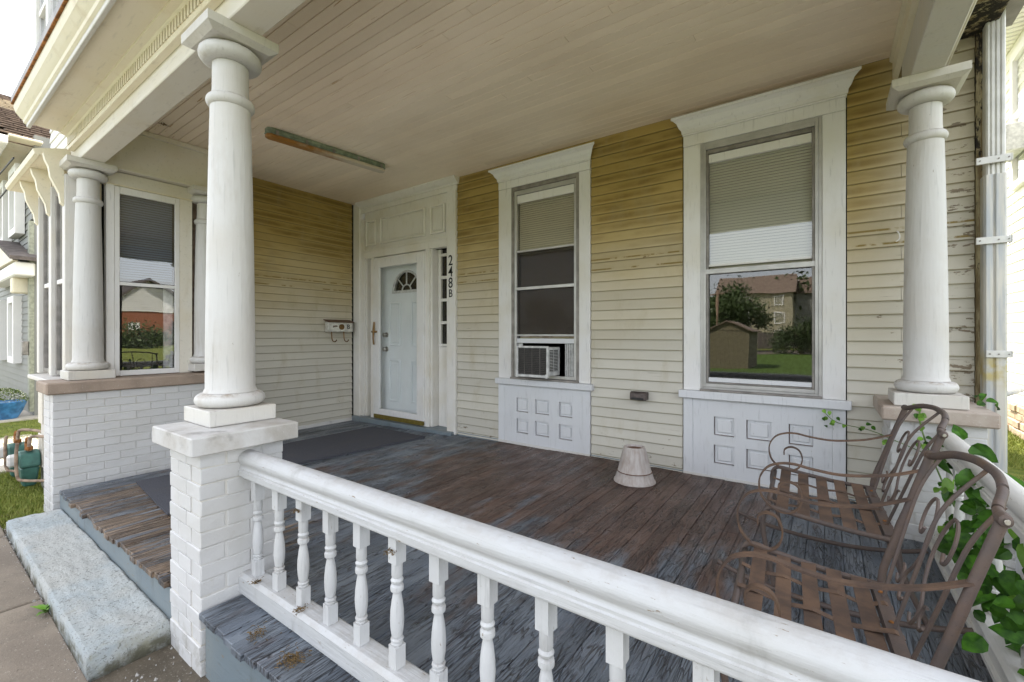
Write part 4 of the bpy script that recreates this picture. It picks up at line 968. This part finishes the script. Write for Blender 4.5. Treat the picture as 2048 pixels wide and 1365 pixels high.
# ================================================================ CHAIRS
def arc_pts(P): return cr_spline(P, 7)
def make_chair(label):
    c = empty('garden_rocking_chair', (0, 0, 0), label, 'chair', 'rusty iron porch rocking chairs')
    hw = .33; T = 'iron'
    def lp(m, name, mat, par=c):
        return build(m, name, mat, par)
    for s_ in (-1, 1):
        y = s_ * hw
        # back post and hind curve
        P = arc_pts([(.337, y, .757), (.292, y, .625), (.252, y, .50), (.228, y, .43), (.214, y, .38), (.210, y, .325)])
        lp(MB().tube(P, .0120, 12), 'back_post', T)
        cap = MB().tube([(.338, y - .001 * s_, .765), (.338, y + s_ * .012, .765), (.338, y + s_ * .022, .765), (.338, y + s_ * .026, .765)], [.0145, .0145, .0125, .007], 16); lp(cap, 'post_cap', T)
        lp(MB().tube([(.338, y + s_ * .026, .765), (.338, y + s_ * .031, .765)], [.0065, .005], 10), 'rivet', 'nickel')
        # seat rail and front leg as one bent tube
        P = arc_pts([(.210, y, .338), (.06, y, .345), (-.10, y, .365), (-.19, y, .380), (-.222, y, .370), (-.236, y, .333), (-.234, y, .26), (-.215, y, .15), (-.195, y, .045)])
        lp(MB().tube(P, .0102, 10), 'seat_rail', T)
        P = arc_pts([(.210, y, .34), (.228, y, .22), (.275, y, .10), (.30, y, .05)]); lp(MB().tube(P, .0102, 10), 'rear_leg', T)
        # rocker
        P = arc_pts([(-.42, y, .085), (-.30, y, .048), (-.15, y, .024), (.0, y, .0145), (.15, y, .018), (.30, y, .038), (.42, y, .07)])
        r_ = lp(MB().tube(P, .0105, 10), 'rocker', T)
        # arm strap ending in a scroll
        P = arc_pts([(.290, y, .625), (.20, y, .590), (.12, y, .572), (.03, y, .562), (-.06, y, .570), (-.12, y, .580), (-.175, y, .575), (-.222, y, .55), (-.25, y, .495), (-.243, y, .43),
                     (-.205, y, .385), (-.155, y, .368), (-.110, y, .390), (-.092, y, .44), (-.108, y, .488), (-.145, y, .502), (-.175, y, .485), (-.178, y, .455)])
        lp(MB().tube(P, 0, flatx=(.024, .006), up=(0, 1, 0)), 'arm', 'strap')
    # top rail, bowed backward
    P = arc_pts([(.338, -hw, .765), (.343, -hw * .86, .772), (.372, -hw * .62, .795), (.392, -hw * .30, .806), (.396, 0, .808), (.392, hw * .30, .806), (.372, hw * .62, .795), (.343, hw * .86, .772), (.338, hw, .765)])
    lp(MB().tube(P, .0112, 12), 'top_rail', T)
    lp(MB().box(.178, .214, -hw + .012, hw - .012, .322, .352), 'rear_crossbar', T)
    for yy in (-.2, .0, .2): lp(MB().tube([(.196, yy + .03, .3525), (.196, yy + .03, .3565)], [.008, .005], 8), 'screw', 'pipe_rust')
    lp(MB().tube([(-.222, -hw, .355), (-.222, hw, .355)], .011, 10), 'front_crossbar', T)
    lp(MB().tube([(.232, -hw, .2), (.232, hw, .2)], .010, 8), 'stretcher', T)
    # back rods
    bk = lambda y, z: (.185 + (z - .36) * .34 + (.045 if z > .75 else .0) * (1 - (y / hw) ** 2), y, z)
    for yb, yt in ((-.20, -.27), (0, 0), (.20, .27)):
        P = arc_pts([(.200, yb, .352), (.250, (yb + yt) / 2, .52), (.302, yt * .95, .68), (.340 + .055 * (1 - (yt / hw) ** 2), yt, .765 + .032 * (1 - (yt / hw) ** 2))]); lp(MB().tube(P, .0056, 8), 'back_rod', T)
    # scroll work between rods: S curves left and right
    for s_ in (-1, 1):
        Q = [(.045, .42), (.075, .405), (.10, .43), (.10, .47), (.065, .505), (.04, .55), (.035, .60), (.05, .65), (.085, .685), (.125, .68), (.15, .645), (.145, .60), (.12, .585), (.105, .605)]
        P = arc_pts([(.212 + (z - .38) * .33, s_ * y, z) for y, z in Q]); lp(MB().tube(P, .0048, 6), 'scroll', T)
        Q = [(.175, .44), (.15, .425), (.125, .445), (.13, .475), (.15, .48)]
        P = arc_pts([(.212 + (z - .38) * .33, s_ * y, z) for y, z in Q]); lp(MB().tube(P, .0045, 6), 'scroll', T)
    # woven seat straps
    def seat_z(x): return .376 - (x + .22) * .065
    for k, xx in enumerate((-.168, -.088, -.008, .070, .145)):
        P = [(xx, -hw, seat_z(xx) - .004), (xx, -hw * .5, seat_z(xx) - .010 + (.004 if k % 2 else -.0)), (xx, 0, seat_z(xx) - .014), (xx, hw * .5, seat_z(xx) - .010), (xx, hw, seat_z(xx) - .004)]
        lp(MB().tube(P, 0, flatx=(.047, .0025), up=(1, 0, 0)), 'seat_strap', 'strap')
    for k, yy in enumerate((-.20, -.03, .15)):
        P = [(-.222, yy, .370)] + [(xx, yy, seat_z(xx) - .012 + (.006 if (j + k) % 2 else -.006)) for j, xx in enumerate((-.168, -.088, -.008, .070, .145))] + [(.196, yy, .355), (.218, yy, .345)]
        lp(MB().tube(P, 0, flatx=(.026, .0022), up=(0, 1, 0)), 'cross_strap', 'strap')
    return c
ch1 = make_chair('rusty iron rocking chair nearest the front railing')
def copy_tree(o, parent=None):
    n = o.copy(); C.objects.link(n); n.parent = parent
    for k in list(o.children): copy_tree(k, n)
    return n
ch2 = copy_tree(ch1); ch2['label'] = 'rusty iron rocking chair farther back, beside the white apron of the wide window'
ch1.location = (-.030, 1.535, 0); ch1.rotation_euler = (0, 0, R(3.5)); ch1.scale = (.88, .82, 1)
ch2.location = (-.008, 2.58, 0); ch2.rotation_euler = (0, 0, R(2.2)); ch2.scale = (1, 1.06, 1)

# ================================================================ VINE
vn = empty('creeper_vine', (.5, 2.9, 0), 'green creeper vine climbing the right railing and pier behind the chairs', 'vine')
def leaf_mesh(w, l, fold, mat):
    m = MB(); out = [(0, 0), (.32, .06), (.5, .28), (.46, .5), (.30, .74), (.12, .9), (0, 1.0)]
    mid = [(0, 0), (0, .12), (0, .3), (0, .5), (0, .75), (0, .9), (0, 1.0)]
    k = len(out); m.v = [(0, l * b, -.06 * l * (b * 2 - 1) ** 2) for a, b in mid] + [(w * a, l * b, fold * w * a - .1 * l * b * b) for a, b in out] + [(-w * a, l * b, fold * w * a - .1 * l * b * b) for a, b in out]
    for i in range(k - 1):
        m.f.append([i, k + i, k + i + 1, i + 1]); m.f.append([i, i + 1, 2 * k + i + 1, 2 * k + i]); m.sm += [True, True]
    me = m.mesh('leaf'); me.materials.append(M[mat]); return me
LM = [leaf_mesh(.058, .08, .5, 'leaf'), leaf_mesh(.074, .095, .35, 'leaf'), leaf_mesh(.045, .06, .7, 'leaf'), leaf_mesh(.055, .065, .3, 'leaf_y')]
random.seed(11)
def put_leaf(p, me, face=None, sc=1.):
    f = Vector(face or (-.5, -.8, .3)) + Vector([random.gauss(0, .45) for _ in range(3)]); q = f.to_track_quat('Z', 'Y').to_euler()
    o = inst(me, 'leaf', p, vn); o.rotation_mode = 'XYZ'
    dn_ = Matrix.Rotation(random.gauss(math.pi, .8), 4, 'Z'); o.rotation_euler = (q.to_matrix().to_4x4() @ dn_).to_euler(); o.scale = (sc,) * 3
for i in range(285):
    t = random.random(); yy = 1.72 + 1.45 * random.random()
    z = random.uniform(.10, .56); xx = .50 + random.gauss(.03, .045)
    if yy > 2.85: z = random.uniform(.05, .62)
    put_leaf((xx, yy, z), random.choice(LM[:3]) if random.random() < .9 else LM[3], sc=random.uniform(.6, 1.25))
for i in range(16): put_leaf((.56 + random.gauss(0, .03), random.uniform(1.9, 2.5), random.uniform(.38, .62)), LM[1], sc=1.15)
stem = [(.52, 2.6, .02), (.53, 2.9, .2), (.47, 3.1, .4), (.42, 3.19, .58), (.40, 3.19, .70), (.42, 3.215, .76)]
build(MB().tube(cr_spline(stem), .004, 5), 'stem', 'green_stem', vn)
s2 = [(.42, 3.19, .50), (.30, 3.2, .55), (.20, 3.4, .56), (.05, 3.70, .54), (-.02, 3.74, .60)]
build(MB().tube(cr_spline(s2), .0025, 5), 'stem', 'green_stem', vn)
for P, n, yl in ((stem, 26, 0), (s2, 16, 1)):
    S_ = cr_spline(P)
    for i in range(n):
        p_ = S_[int(random.uniform(.25, 1) * (len(S_) - 1))]; put_leaf((p_.x + random.gauss(0, .012), p_.y - .012, p_.z + random.gauss(0, .02)), LM[3] if random.random() < .45 else LM[2], (-.2, -1, .2), .48 if yl else .5)
for p_ in ((.66, 3.42, .75), (.70, 3.45, .77), (.62, 3.5, .74), (.72, 3.55, .80), (.68, 3.6, .78), (.72, 3.38, .76)): put_leaf(p_, LM[2], (0, -.6, .8), .8)
for i in range(7): put_leaf((.46 + random.gauss(0, .02), random.uniform(1.6, 2.1), random.uniform(.0, .12)), LM[3], (-.3, -.6, .7), .8)
put_leaf((.49, 2.62, .668), LM[1], (-.2, -.6, .8), 1.)

# ================================================================ GAS METERS
for (gx, gy, lab) in ((-6.0, .735, 'green gas meter nearer the brick wall with white index case'), (-6.5, .72, 'green gas meter farther left behind its twin')):
    gm = empty('gas_meter', (gx, gy, GZ), lab, 'gas meter', 'gas meters by the bay')
    b_ = MB(); b_.prism([(gx - .13, -.02), (gx - .10, .09), (gx - .04, .12), (gx + .04, .12), (gx + .10, .09), (gx + .13, -.02), (gx + .13, -.05), (gx - .13, -.05)], 1, gy - .08, gy + .08); build(b_, 'upper_case', 'meter', gm, .012)
    b_ = MB(); b_.quadbox([(gx - .075, gy - .05, -.27), (gx + .075, gy - .05, -.27), (gx + .075, gy + .05, -.27), (gx - .075, gy + .05, -.27), (gx - .12, gy - .075, -.055), (gx + .12, gy - .075, -.055), (gx + .12, gy + .075, -.055), (gx - .12, gy + .075, -.055)]); build(b_, 'lower_case', 'meter', gm, .015)
    build(MB().box(gx - .07, gx + .03, gy - .16, gy - .085, -.04, .09), 'index_case', 'meterw', gm, .018)
    pts = cr_spline([(gx + .05, gy, .12), (gx + .05, gy, .22), (gx + .08, gy + .02, .28), (gx + .25, gy + .12, .28), (gx + .5, gy + .2, .26)]); build(MB().tube(pts, .017, 10), 'riser_pipe', 'pipe', gm)
    build(MB().tube([(gx + .05, gy, .13), (gx + .05, gy, .17)], .032, 6), 'union_nut', 'pipe_rust', gm); build(MB().tube([(gx - .06, gy, .11), (gx - .06, gy, .2), (gx - .02, gy, .25)], .025, 8), 'valve', 'pipe_rust', gm)
    build(MB().tube(cr_spline([(gx + .14, gy - .10, .24), (gx + .14, gy - .11, .1), (gx + .14, gy - .1, -.13), (gx + .2, gy - .05, -.17), (gx + .4, gy + .1, -.17)]), .015, 10), 'drop_pipe', 'pipe', gm); gm.scale = (.82, .82, .82); gm.location.z = GZ + .02

# ================================================================ PLANTER WITH MUMS (left)
bp = empty('mum_planter', (-11.2, 1.10, -.27), 'white flowering mums in a bright blue bowl planter', 'planter')
PX, PY = -11.2, 1.10
build(MB().lathe([(.22, -.27), (.30, -.12), (.36, .04), (.38, .10), (.36, .11), (.34, .09)], (PX, PY), 24), 'bowl', 'blue_pot', bp)
fo = MB(); fw = MB(); random.seed(3)
for i in range(1500):
    a = random.random() * 6.283; e = random.random() * 1.57; r = random.uniform(.86, 1.02); p_ = Vector((PX + .40 * r * math.cos(a) * math.cos(e), PY + .40 * r * math.sin(a) * math.cos(e), .10 + .30 * r * math.sin(e)))
    t = fw if random.random() < .33 else fo; s_ = .012 if t is fw else .018; n = len(t.v); q = [Vector([random.gauss(0, 1) for _ in range(3)]).normalized() * s_ for _ in range(2)]
    t.v += [tuple(p_ + q[0]), tuple(p_ + q[1]), tuple(p_ - q[0]), tuple(p_ - q[1])]; t.f.append([n, n + 1, n + 2, n + 3]); t.sm.append(False)
build(fo, 'foliage', 'mum', bp, kind='stuff'); build(fw, 'blossoms', 'mumflower', bp, kind='stuff'); bp.scale = (.68, .68, .75)

# ================================================================ LEFT NEIGHBOUR
nb = empty('grey_house', (-14, 4, GZ), 'grey sided neighbouring house with brown and cream shingled roof at left', 'building')
NY = 1.42
for k in range(28):
    z0 = -.1 + k * .115; build(board_mesh_x(-17.2, -11.36, z0, z0 + .115, NY), 'siding_board', 'nbr_grey', nb)
for k in range(9):
    z0 = 3.13 + k * .13; build(board_mesh_x(-17.2, -11.2, z0, z0 + .13, NY - .3 if k > 8 else NY), 'siding_board', 'nbr_white' if k > 8 else 'nbr_grey', nb)
B('corner_board', 'nbr_green', nb, -11.36, -11.2, NY - .04, NY + .02, -.2, 3.1, .004); B('wall_core', 'nbr_grey', nb, -17.2, -11.2, NY + .02, 11, -.3, 4.6, 0)
for k, (a, b) in enumerate(((-14.85, -13.95), (-12.95, -12.2))):
    frame_rect(nb, 'window_frame', 'nbr_white', a, b, .60, 1.85, NY - .12, NY, .12); B('pane', 'glass', nb, a + .12, b - .12, NY - .03, NY - .02, .72, 1.73, 0)
for k, (a, b) in enumerate(((-15.9, -15.1), (-14.2, -13.3), (-12.6, -11.8))):
    frame_rect(nb, 'window_frame', 'nbr_white', a, b, 2.95, 4.2, NY - .14, NY - .02, .12); B('pane', 'glass', nb, a + .12, b - .12, NY - .04, NY - .03, 3.05, 4.1, 0)
B('eave_gutter', 'nbr_white', nb, -17.4, -11.0, NY - .5, NY - .3, 4.28, 4.42, .02); B('eave_soffit', 'cream', nb, -17.4, -11.0, NY - .3, NY + .1, 4.42, 4.46, .01)
# steep roof facing us: rows of shingles
nrow = 22
for k in range(nrow):
    t0, t1 = k / nrow, (k + 1) / nrow; xa, za = -11.3 - 5.5 * t0, 4.5 + 2.6 * t0; xb, zb = -11.3 - 5.5 * t1, 4.5 + 2.6 * t1
    mt = 'shcream' if 12 <= k < 18 else 'shdark'; yy = .95 + (.18 if k % 2 else 0)
    m = MB()
    while yy < 9:
        m.quadbox([(xa + .03, yy + .01, za + .04), (xb - .02, yy + .01, zb - .0), (xb - .02, yy + .35, zb - .0), (xa + .03, yy + .35, za + .04), (xa + .03, yy + .01, za + .065), (xb - .02, yy + .01, zb + .02), (xb - .02, yy + .35, zb + .02), (xa + .03, yy + .35, za + .065)]); yy += .36
    build(m, 'shingle_course', mt, nb)
m = MB(); m.quadbox([(-11.3, 1.0, 4.4), (-16.8, 1.0, 7.0), (-16.8, 10, 7.0), (-11.3, 10, 4.4), (-11.3, 1.0, 4.5), (-16.8, 1.0, 7.1), (-16.8, 10, 7.1), (-11.3, 10, 4.5)]); build(m, 'roof_deck', 'shdark', nb)
# entry hood
hd = [(-14.6, 2.42), (-12.6, 2.86), (-10.9, 2.38)]
m = MB().prism([(-14.6, 2.40), (-10.9, 2.36), (-12.6, 2.82)], 1, 1.16, 1.22); build(m, 'hood_gable', 'cream', nb)
m = MB().prism([(-10.85, 2.37), (-12.6, 2.84), (-12.6, 2.90), (-10.85, 2.43)], 1, 1.12, 2.3); build(m, 'hood_shingles', 'shgrey', nb)
m = MB().prism([(-14.65, 2.41), (-12.6, 2.84), (-12.6, 2.90), (-14.65, 2.47)], 1, 1.12, 2.3); build(m, 'hood_shingles', 'shgrey', nb)
B('hood_entablature', 'nbr_white', nb, -14.3, -10.95, 1.18, 1.42, 2.12, 2.35, .02); B('hood_bracket', 'cream', nb, -11.6, -11.4, 1.2, 1.42, 1.85, 2.12, .02)
B('letter_box', 'alum_dark', nb, -11.32, -11.22, NY - .12, NY - .041, .78, 1.02, .01)
for (a, b_, cl) in (((-14, 1.0, 6.9), (-4.9, .3, 3.2), 'thin black cable against the sky, running to the porch cornice'), ((-17, .6, 3.9), (-7, .75, 3.0), 'upper of two thin cables crossing before the grey house gutter'), ((-17, .6, 3.3), (-7, .75, 2.75), 'lower of two thin cables crossing before the grey house siding')):
    w_ = build(MB().tube([Vector(a).lerp(Vector(b_), t / 12) - Vector((0, 0, .25 * math.sin(math.pi * t / 12))) for t in range(13)], .008, 5), 'overhead_cable', 'blackpaint', None, label=cl, cat='cable', group='overhead cables')

# ================================================================ RIGHT NEIGHBOUR
rn = empty('white_house', (2.2, 9, GZ), 'bright white sided neighbouring house beyond the downspout', 'building')
RX = 2.2; k = 0
z = .155
while z < 5.35:
    m = MB().prism([(RX + .0, z), (RX + .0, z + .01), (RX + .02, z + .146), (RX + .03, z + .146), (RX + .03, z)], 1, 7.6, 16.0); build(m, 'siding_board', 'nbr_white', rn); z += .145
B('wall_core', 'nbr_white', rn, RX + .03, 5, 7.6, 16, -.3, 5.4, 0)
random.seed(5); m = MB(); zz = -.3
while zz < .14:
    yy = 5.0 + random.uniform(0, .2)
    while yy < 16:
        l = random.uniform(.18, .42); h_ = .11; B_ = random.uniform(-.015, .015)
        if 7.5 < yy < 12: B('stone', 'fieldstone', rn, RX - .04 + B_, RX + .02, yy + .006, min(16, yy + l) - .006, zz + .004, zz + h_ - .005, .012)
        yy += l
    zz += .112
B('foundation_core', 'fieldstone', rn, RX - .02, RX + .025, 7.6, 16, -.3, .15, 0)
B('eave_soffit', 'nbr_white', rn, RX - .55, RX + .1, 7.6, 16, 5.38, 5.42, 0); B('eave_fascia', 'cream', rn, RX - .58, RX - .55, 7.6, 16, 5.36, 5.6, .004)
for k in range(24): B('soffit_slat', 'nbr_white', rn, RX - .55, RX, 7.8 + k * .12, 7.88 + k * .12, 5.36, 5.3795, 0)
m = MB(); a, b, c_, e_ = 8.4, 9.42, 3.2, 5.15
for q in ((a, a + .12, c_, e_), (b - .12, b, c_, e_), (a + .121, b - .121, c_, c_ + .1), (a + .121, b - .121, e_ - .12, e_), (a + .121, b - .121, 4.2, 4.26)): m.box(RX - .05, RX + .0, *q)
build(m, 'window_frame', 'nbr_white', rn); B('pane', 'glass', rn, RX - .02, RX - .01, a + .12, b - .12, c_ + .1, e_ - .12, 0)
a2 = empty('air_conditioner', (1.9, 9.2, 3.6), 'weathered window air conditioner in the upper window of the white neighbouring house', 'air conditioner')
B('casing', 'acwhite', a2, 1.78, 2.16, 8.75, 9.38, 3.62, 3.98, .01); B('rear_grille', 'alum_dark', a2, 1.765, 1.779, 8.78, 9.35, 3.65, 3.95, .002); B('side_vent', 'acblack', a2, 1.84, 2.0, 9.3805, 9.385, 3.7, 3.92, 0)
for k in range(8): B('vent_slat', 'acwhite', a2, 1.85 , 1.99, 8.742, 8.7495, 3.70 + k * .028, 3.71 + k * .028, 0)
build(MB().tube([(1.0, 5.3, .55), (2.2, 8.5, .50)], .03, 10), 'hand_rail_pipe', 'alum', None, label='grey metal pipe between the houses above the grass strip', cat='pipe')
B('base_pipe_collar', 'alum', rn, 2.15, 2.199, 8.2, 8.26, .0, .06, 0)

# ================================================================ ACROSS THE ROAD (seen mirrored in the windows)
def refl(u, v, t):
    a_, b_ = (u - 1024) / 885, (670 - v) / 885; s_, c_ = math.sin(YAW), math.cos(YAW)
    return ((-s_ + a_ * c_) * t, 2 * WY - (c_ + a_ * s_) * t, EYE + b_ * t)
sh = empty('garden_shed', (-3.3, -12.9, GZ), 'olive board garden shed on the lawn, mirrored in the wide window', 'shed')
x0, x1, y0, y1 = -4.2, -2.6, -15.3, -12.8
for k in range(10): B('wall_board', 'shed', sh, x0 + k * .16 + .004, x0 + k * .16 + .156, y1 - .02, y1, GZ, 1.32, 0)
B('shed_core', 'shed', sh, x0, x1, y0, y1 - .021, GZ, 1.32, 0)
build(MB().prism([(x0 - .12, 1.30), (x1 + .12, 1.30), (-3.4, 1.68)], 1, y0 - .1, y1), 'gable', 'shed', sh)
for s_ in (-1, 1):
    e = x0 - .15 if s_ < 0 else x1 + .15
    build(MB().prism([(e, 1.27), (-3.4, 1.685), (-3.4, 1.735), (e, 1.32)], 1, y0 - .15, y1 + .1), 'roof_panel', 'shdark', sh)
ap = empty('apartment_house', (-8, -90, GZ), 'tall beige house with brown roof across the lawn, mirrored in the wide window', 'building')
AX0, AX1, AY = -17, -5.2, -86
B('wall', 'nbr_beige', ap, AX0, AX1, AY - 12, AY, GZ, 8.9, 0)
for k in range(36): B('siding_board', 'nbr_beige', ap, AX0, AX1, AY + .01, AY + .06 , GZ + k * .25, GZ + k * .25 + .2, 0)
build(MB().prism([(AY - 12.6, 8.7), (AY + .6, 8.7), (AY - 5.5, 12.6)], 0, AX0 - 1, AX1 + .6), 'roof', 'shdark', ap)
B('wing', 'nbr_grey', ap, AX1, 3, AY - 12, AY - 5, GZ, 8.9, 0); build(MB().prism([(AY - 14, 8.7), (AY - 4.4, 8.7), (AY - 8, 12.2)], 0, AX1 + .62, 3.6), 'roof', 'shdark', ap)
for xx in (-12.5, -7.2):
    for zz in (.3, 3.3, 6.3):
        frame_rect(ap, 'window_frame', 'nbr_white', xx - .75, xx + .75, zz, zz + 1.9, AY + .06, AY + .16, .16); B('pane', 'glass', ap, xx - .6, xx + .6, AY + .07, AY + .09, zz + .15, zz + 1.75, 0)
fn = empty('board_fence', (-2, -47, GZ), 'dark board fence across the lawn, mirrored in the wide window', 'fence')
for k in range(46): B('fence_board', 'shgrey', fn, -12 + k * .45, -12 + k * .45 + .42, -47, -46.9, GZ, 1.4 + random.uniform(-.05, .05), 0)
def tree(name, c, rx_, rz_, zc, n, label, mat='tree', leaf=.16, trunk=.15, group=None):
    t = empty(name, (c[0], c[1], GZ), label, 'tree', group)
    build(MB().tube([(c[0], c[1], GZ), (c[0] + .1, c[1], zc * .6), (c[0], c[1] + .1, zc + rz_ * .5)], [trunk, trunk * .7, trunk * .3], 8), 'trunk', 'stem', t)
    for k in range(4): a = k * 1.6 + .4; build(MB().tube([(c[0], c[1], zc - rz_ * .5 + k * .2), (c[0] + rx_ * .6 * math.cos(a), c[1] + rx_ * .6 * math.sin(a), zc + rz_ * .2)], [trunk * .5, trunk * .15], 6), 'limb', 'stem', t)
    clumps = [(Vector((random.gauss(0, .45) * rx_, random.gauss(0, .45) * rx_, random.gauss(0, .45) * rz_)), random.uniform(.25, .5) * rx_) for _ in range(22)]
    m = MB()
    for i in range(n):
        o_, r_ = random.choice(clumps); p_ = Vector(c[:2] + (zc,)) + o_ + Vector([random.gauss(0, .5) for _ in range(3)]) * r_
        q = [Vector([random.gauss(0, 1) for _ in range(3)]).normalized() * leaf * random.uniform(.6, 1.3) for _ in range(2)]; k = len(m.v)
        m.v += [tuple(p_ + q[0]), tuple(p_ + q[1] * .6), tuple(p_ - q[0]), tuple(p_ - q[1] * .6)]; m.f.append([k, k + 1, k + 2, k + 3]); m.sm.append(False)
    build(m, 'crown', mat, t, kind='stuff'); return t
random.seed(21)
tree('evergreen_tree', (-7.0, -37), 2.6, 2.2, 2.9, 9000, 'dark evergreen behind the shed, mirrored in the wide window')
tree('evergreen_tree', (-11.5, -40), 2.8, 2.6, 3.0, 6000, 'broad dark evergreen farther along behind the shed')
tree('garden_bush', (-1.5, -30), 1.7, 1.6, 1.0, 5000, 'ivy green bush on the lawn right of the shed, mirrored in the wide window', leaf=.1)
for k in range(10): tree('street_tree', (-70 + k * 17 + random.uniform(-4, 4), -105 + random.uniform(-8, 8)), 6, 5, 6, 2500, 'distant green tree in the row beyond the apartment house, ' + ('western end', 'next to the western end', 'third from the west', 'fourth from the west', 'fifth from the west', 'sixth from the west', 'seventh from the west', 'third from the east', 'second from the east', 'eastern end')[k], leaf=.6, trunk=.4, group='trees beyond the apartment house')
pl = empty('utility_pole', (-8.5, -36, GZ), 'brown wooden utility pole beside the dark evergreen', 'pole'); build(MB().tube([(-7.6, -33, GZ), (-7.55, -33, 4.9)], .1, 10), 'shaft', 'wood_pole', pl); B('crossarm', 'wood_pole', pl, -8.2, -7.0, -33.06, -32.94, 4.5, 4.6, .01)
bh = empty('brick_house', (64, 19, GZ), 'red brick house with white sided gable off to the right, mirrored in the bay window', 'building')
B('brick_wall', 'redbrick', bh, 60, 70, 14, 24, GZ, 4.0, 0)
build(MB().prism([(13.6, 4.0), (24.4, 4.0), (19, 8.0)], 0, 60, 70), 'gable', 'nbr_white', bh)
for k in range(15): B('gable_siding', 'nbr_white', bh, 59.9, 59.99, 14.2 + k * .33, 23.8 - k * .33, 4.05 + k * .24, 4.24 + k * .24, 0)
for s_ in (-1, 1): build(MB().prism([(19 + s_ * 5.9, 3.7), (19, 8.05), (19, 8.4), (19 + s_ * 5.9, 4.05)], 0, 59.4, 70.3), 'roof_panel', 'shgrey', bh)
frame_rect(bh, 'window_frame', 'nbr_white', 16, 17.2, .8, 2.4, 59.8, 59.9, .1) if False else build(MB().box(59.85, 59.95, 17, 18.2, 1.6, 2.6), 'window_frame', 'nbr_white', bh)
B('dark_doorway', 'dark', bh, 59.9, 59.96, 21.3, 22.5, GZ, 2.9, 0)
tree('hedge_shrub', (52, 16), 2.6, .9, .5, 4000, 'low green shrub in front of the red brick house', leaf=.16, trunk=.06)

# ================================================================ SMALL DEBRIS
random.seed(9)
def clump(loc, r, n, label):
    m = MB()
    for i in range(n):
        p_ = Vector(loc) + Vector((random.gauss(0, r), random.gauss(0, r), abs(random.gauss(0, r * .35)))); q = Vector([random.gauss(0, 1) for _ in range(3)]).normalized() * r * .7; q.z *= .4
        m.tube([p_, p_ + q * .5 + Vector((0, 0, r * .1)), p_ + q], .0013, 3)
    return build(m, 'debris_clump', 'moss', None, label=label, cat='debris', group='dried moss and debris clumps', kind='stuff')
clump((-1.50, .80, .008), .022, 130, 'brown dried clump on the blue boards below the railing')
clump((-1.74, .80, .006), .02, 60, 'thin brown clump on the boards close to the pier')
clump((-1.65, .90, .455), .010, 60, 'brown nest clump stuck on the third baluster'); clump((-1.10, .90, .455), .010, 60, 'brown nest clump stuck on the sixth baluster')
clump((-1.62, .895, .091), .012, 60, 'brown crumbs on the bottom rail near the third baluster'); clump((-1.95, .89, .091), .012, 50, 'brown crumbs on the bottom rail beside the pier')
clump((-4.62, 1.35, 2.925), .014, 90, 'small dark wasp nest stuck to the porch ceiling boards')
ck = cr_spline([(.365, 3.775, 1.80), (.372, 3.755, 1.785), (.377, 3.752, 1.76), (.372, 3.752, 1.74), (.358, 3.755, 1.73)])
build(MB().tube(ck, .004, 6), 'wall_hook', 'trim', None, label='small white curled hook on the clapboards beside the right column', cat='hook')
wd = empty('weed', (-3.2, .462, -.27), 'small green weed growing at the foot of the concrete step', 'weed')
for k in range(9):
    a = random.uniform(0, 6.28); me = LM[3]; o = inst(me, 'leaf', (-3.2 + random.gauss(0, .015), .452, -.262), wd); o.rotation_euler = (random.uniform(.2, .9), 0, a); o.scale = (.5, 1.1, 1)
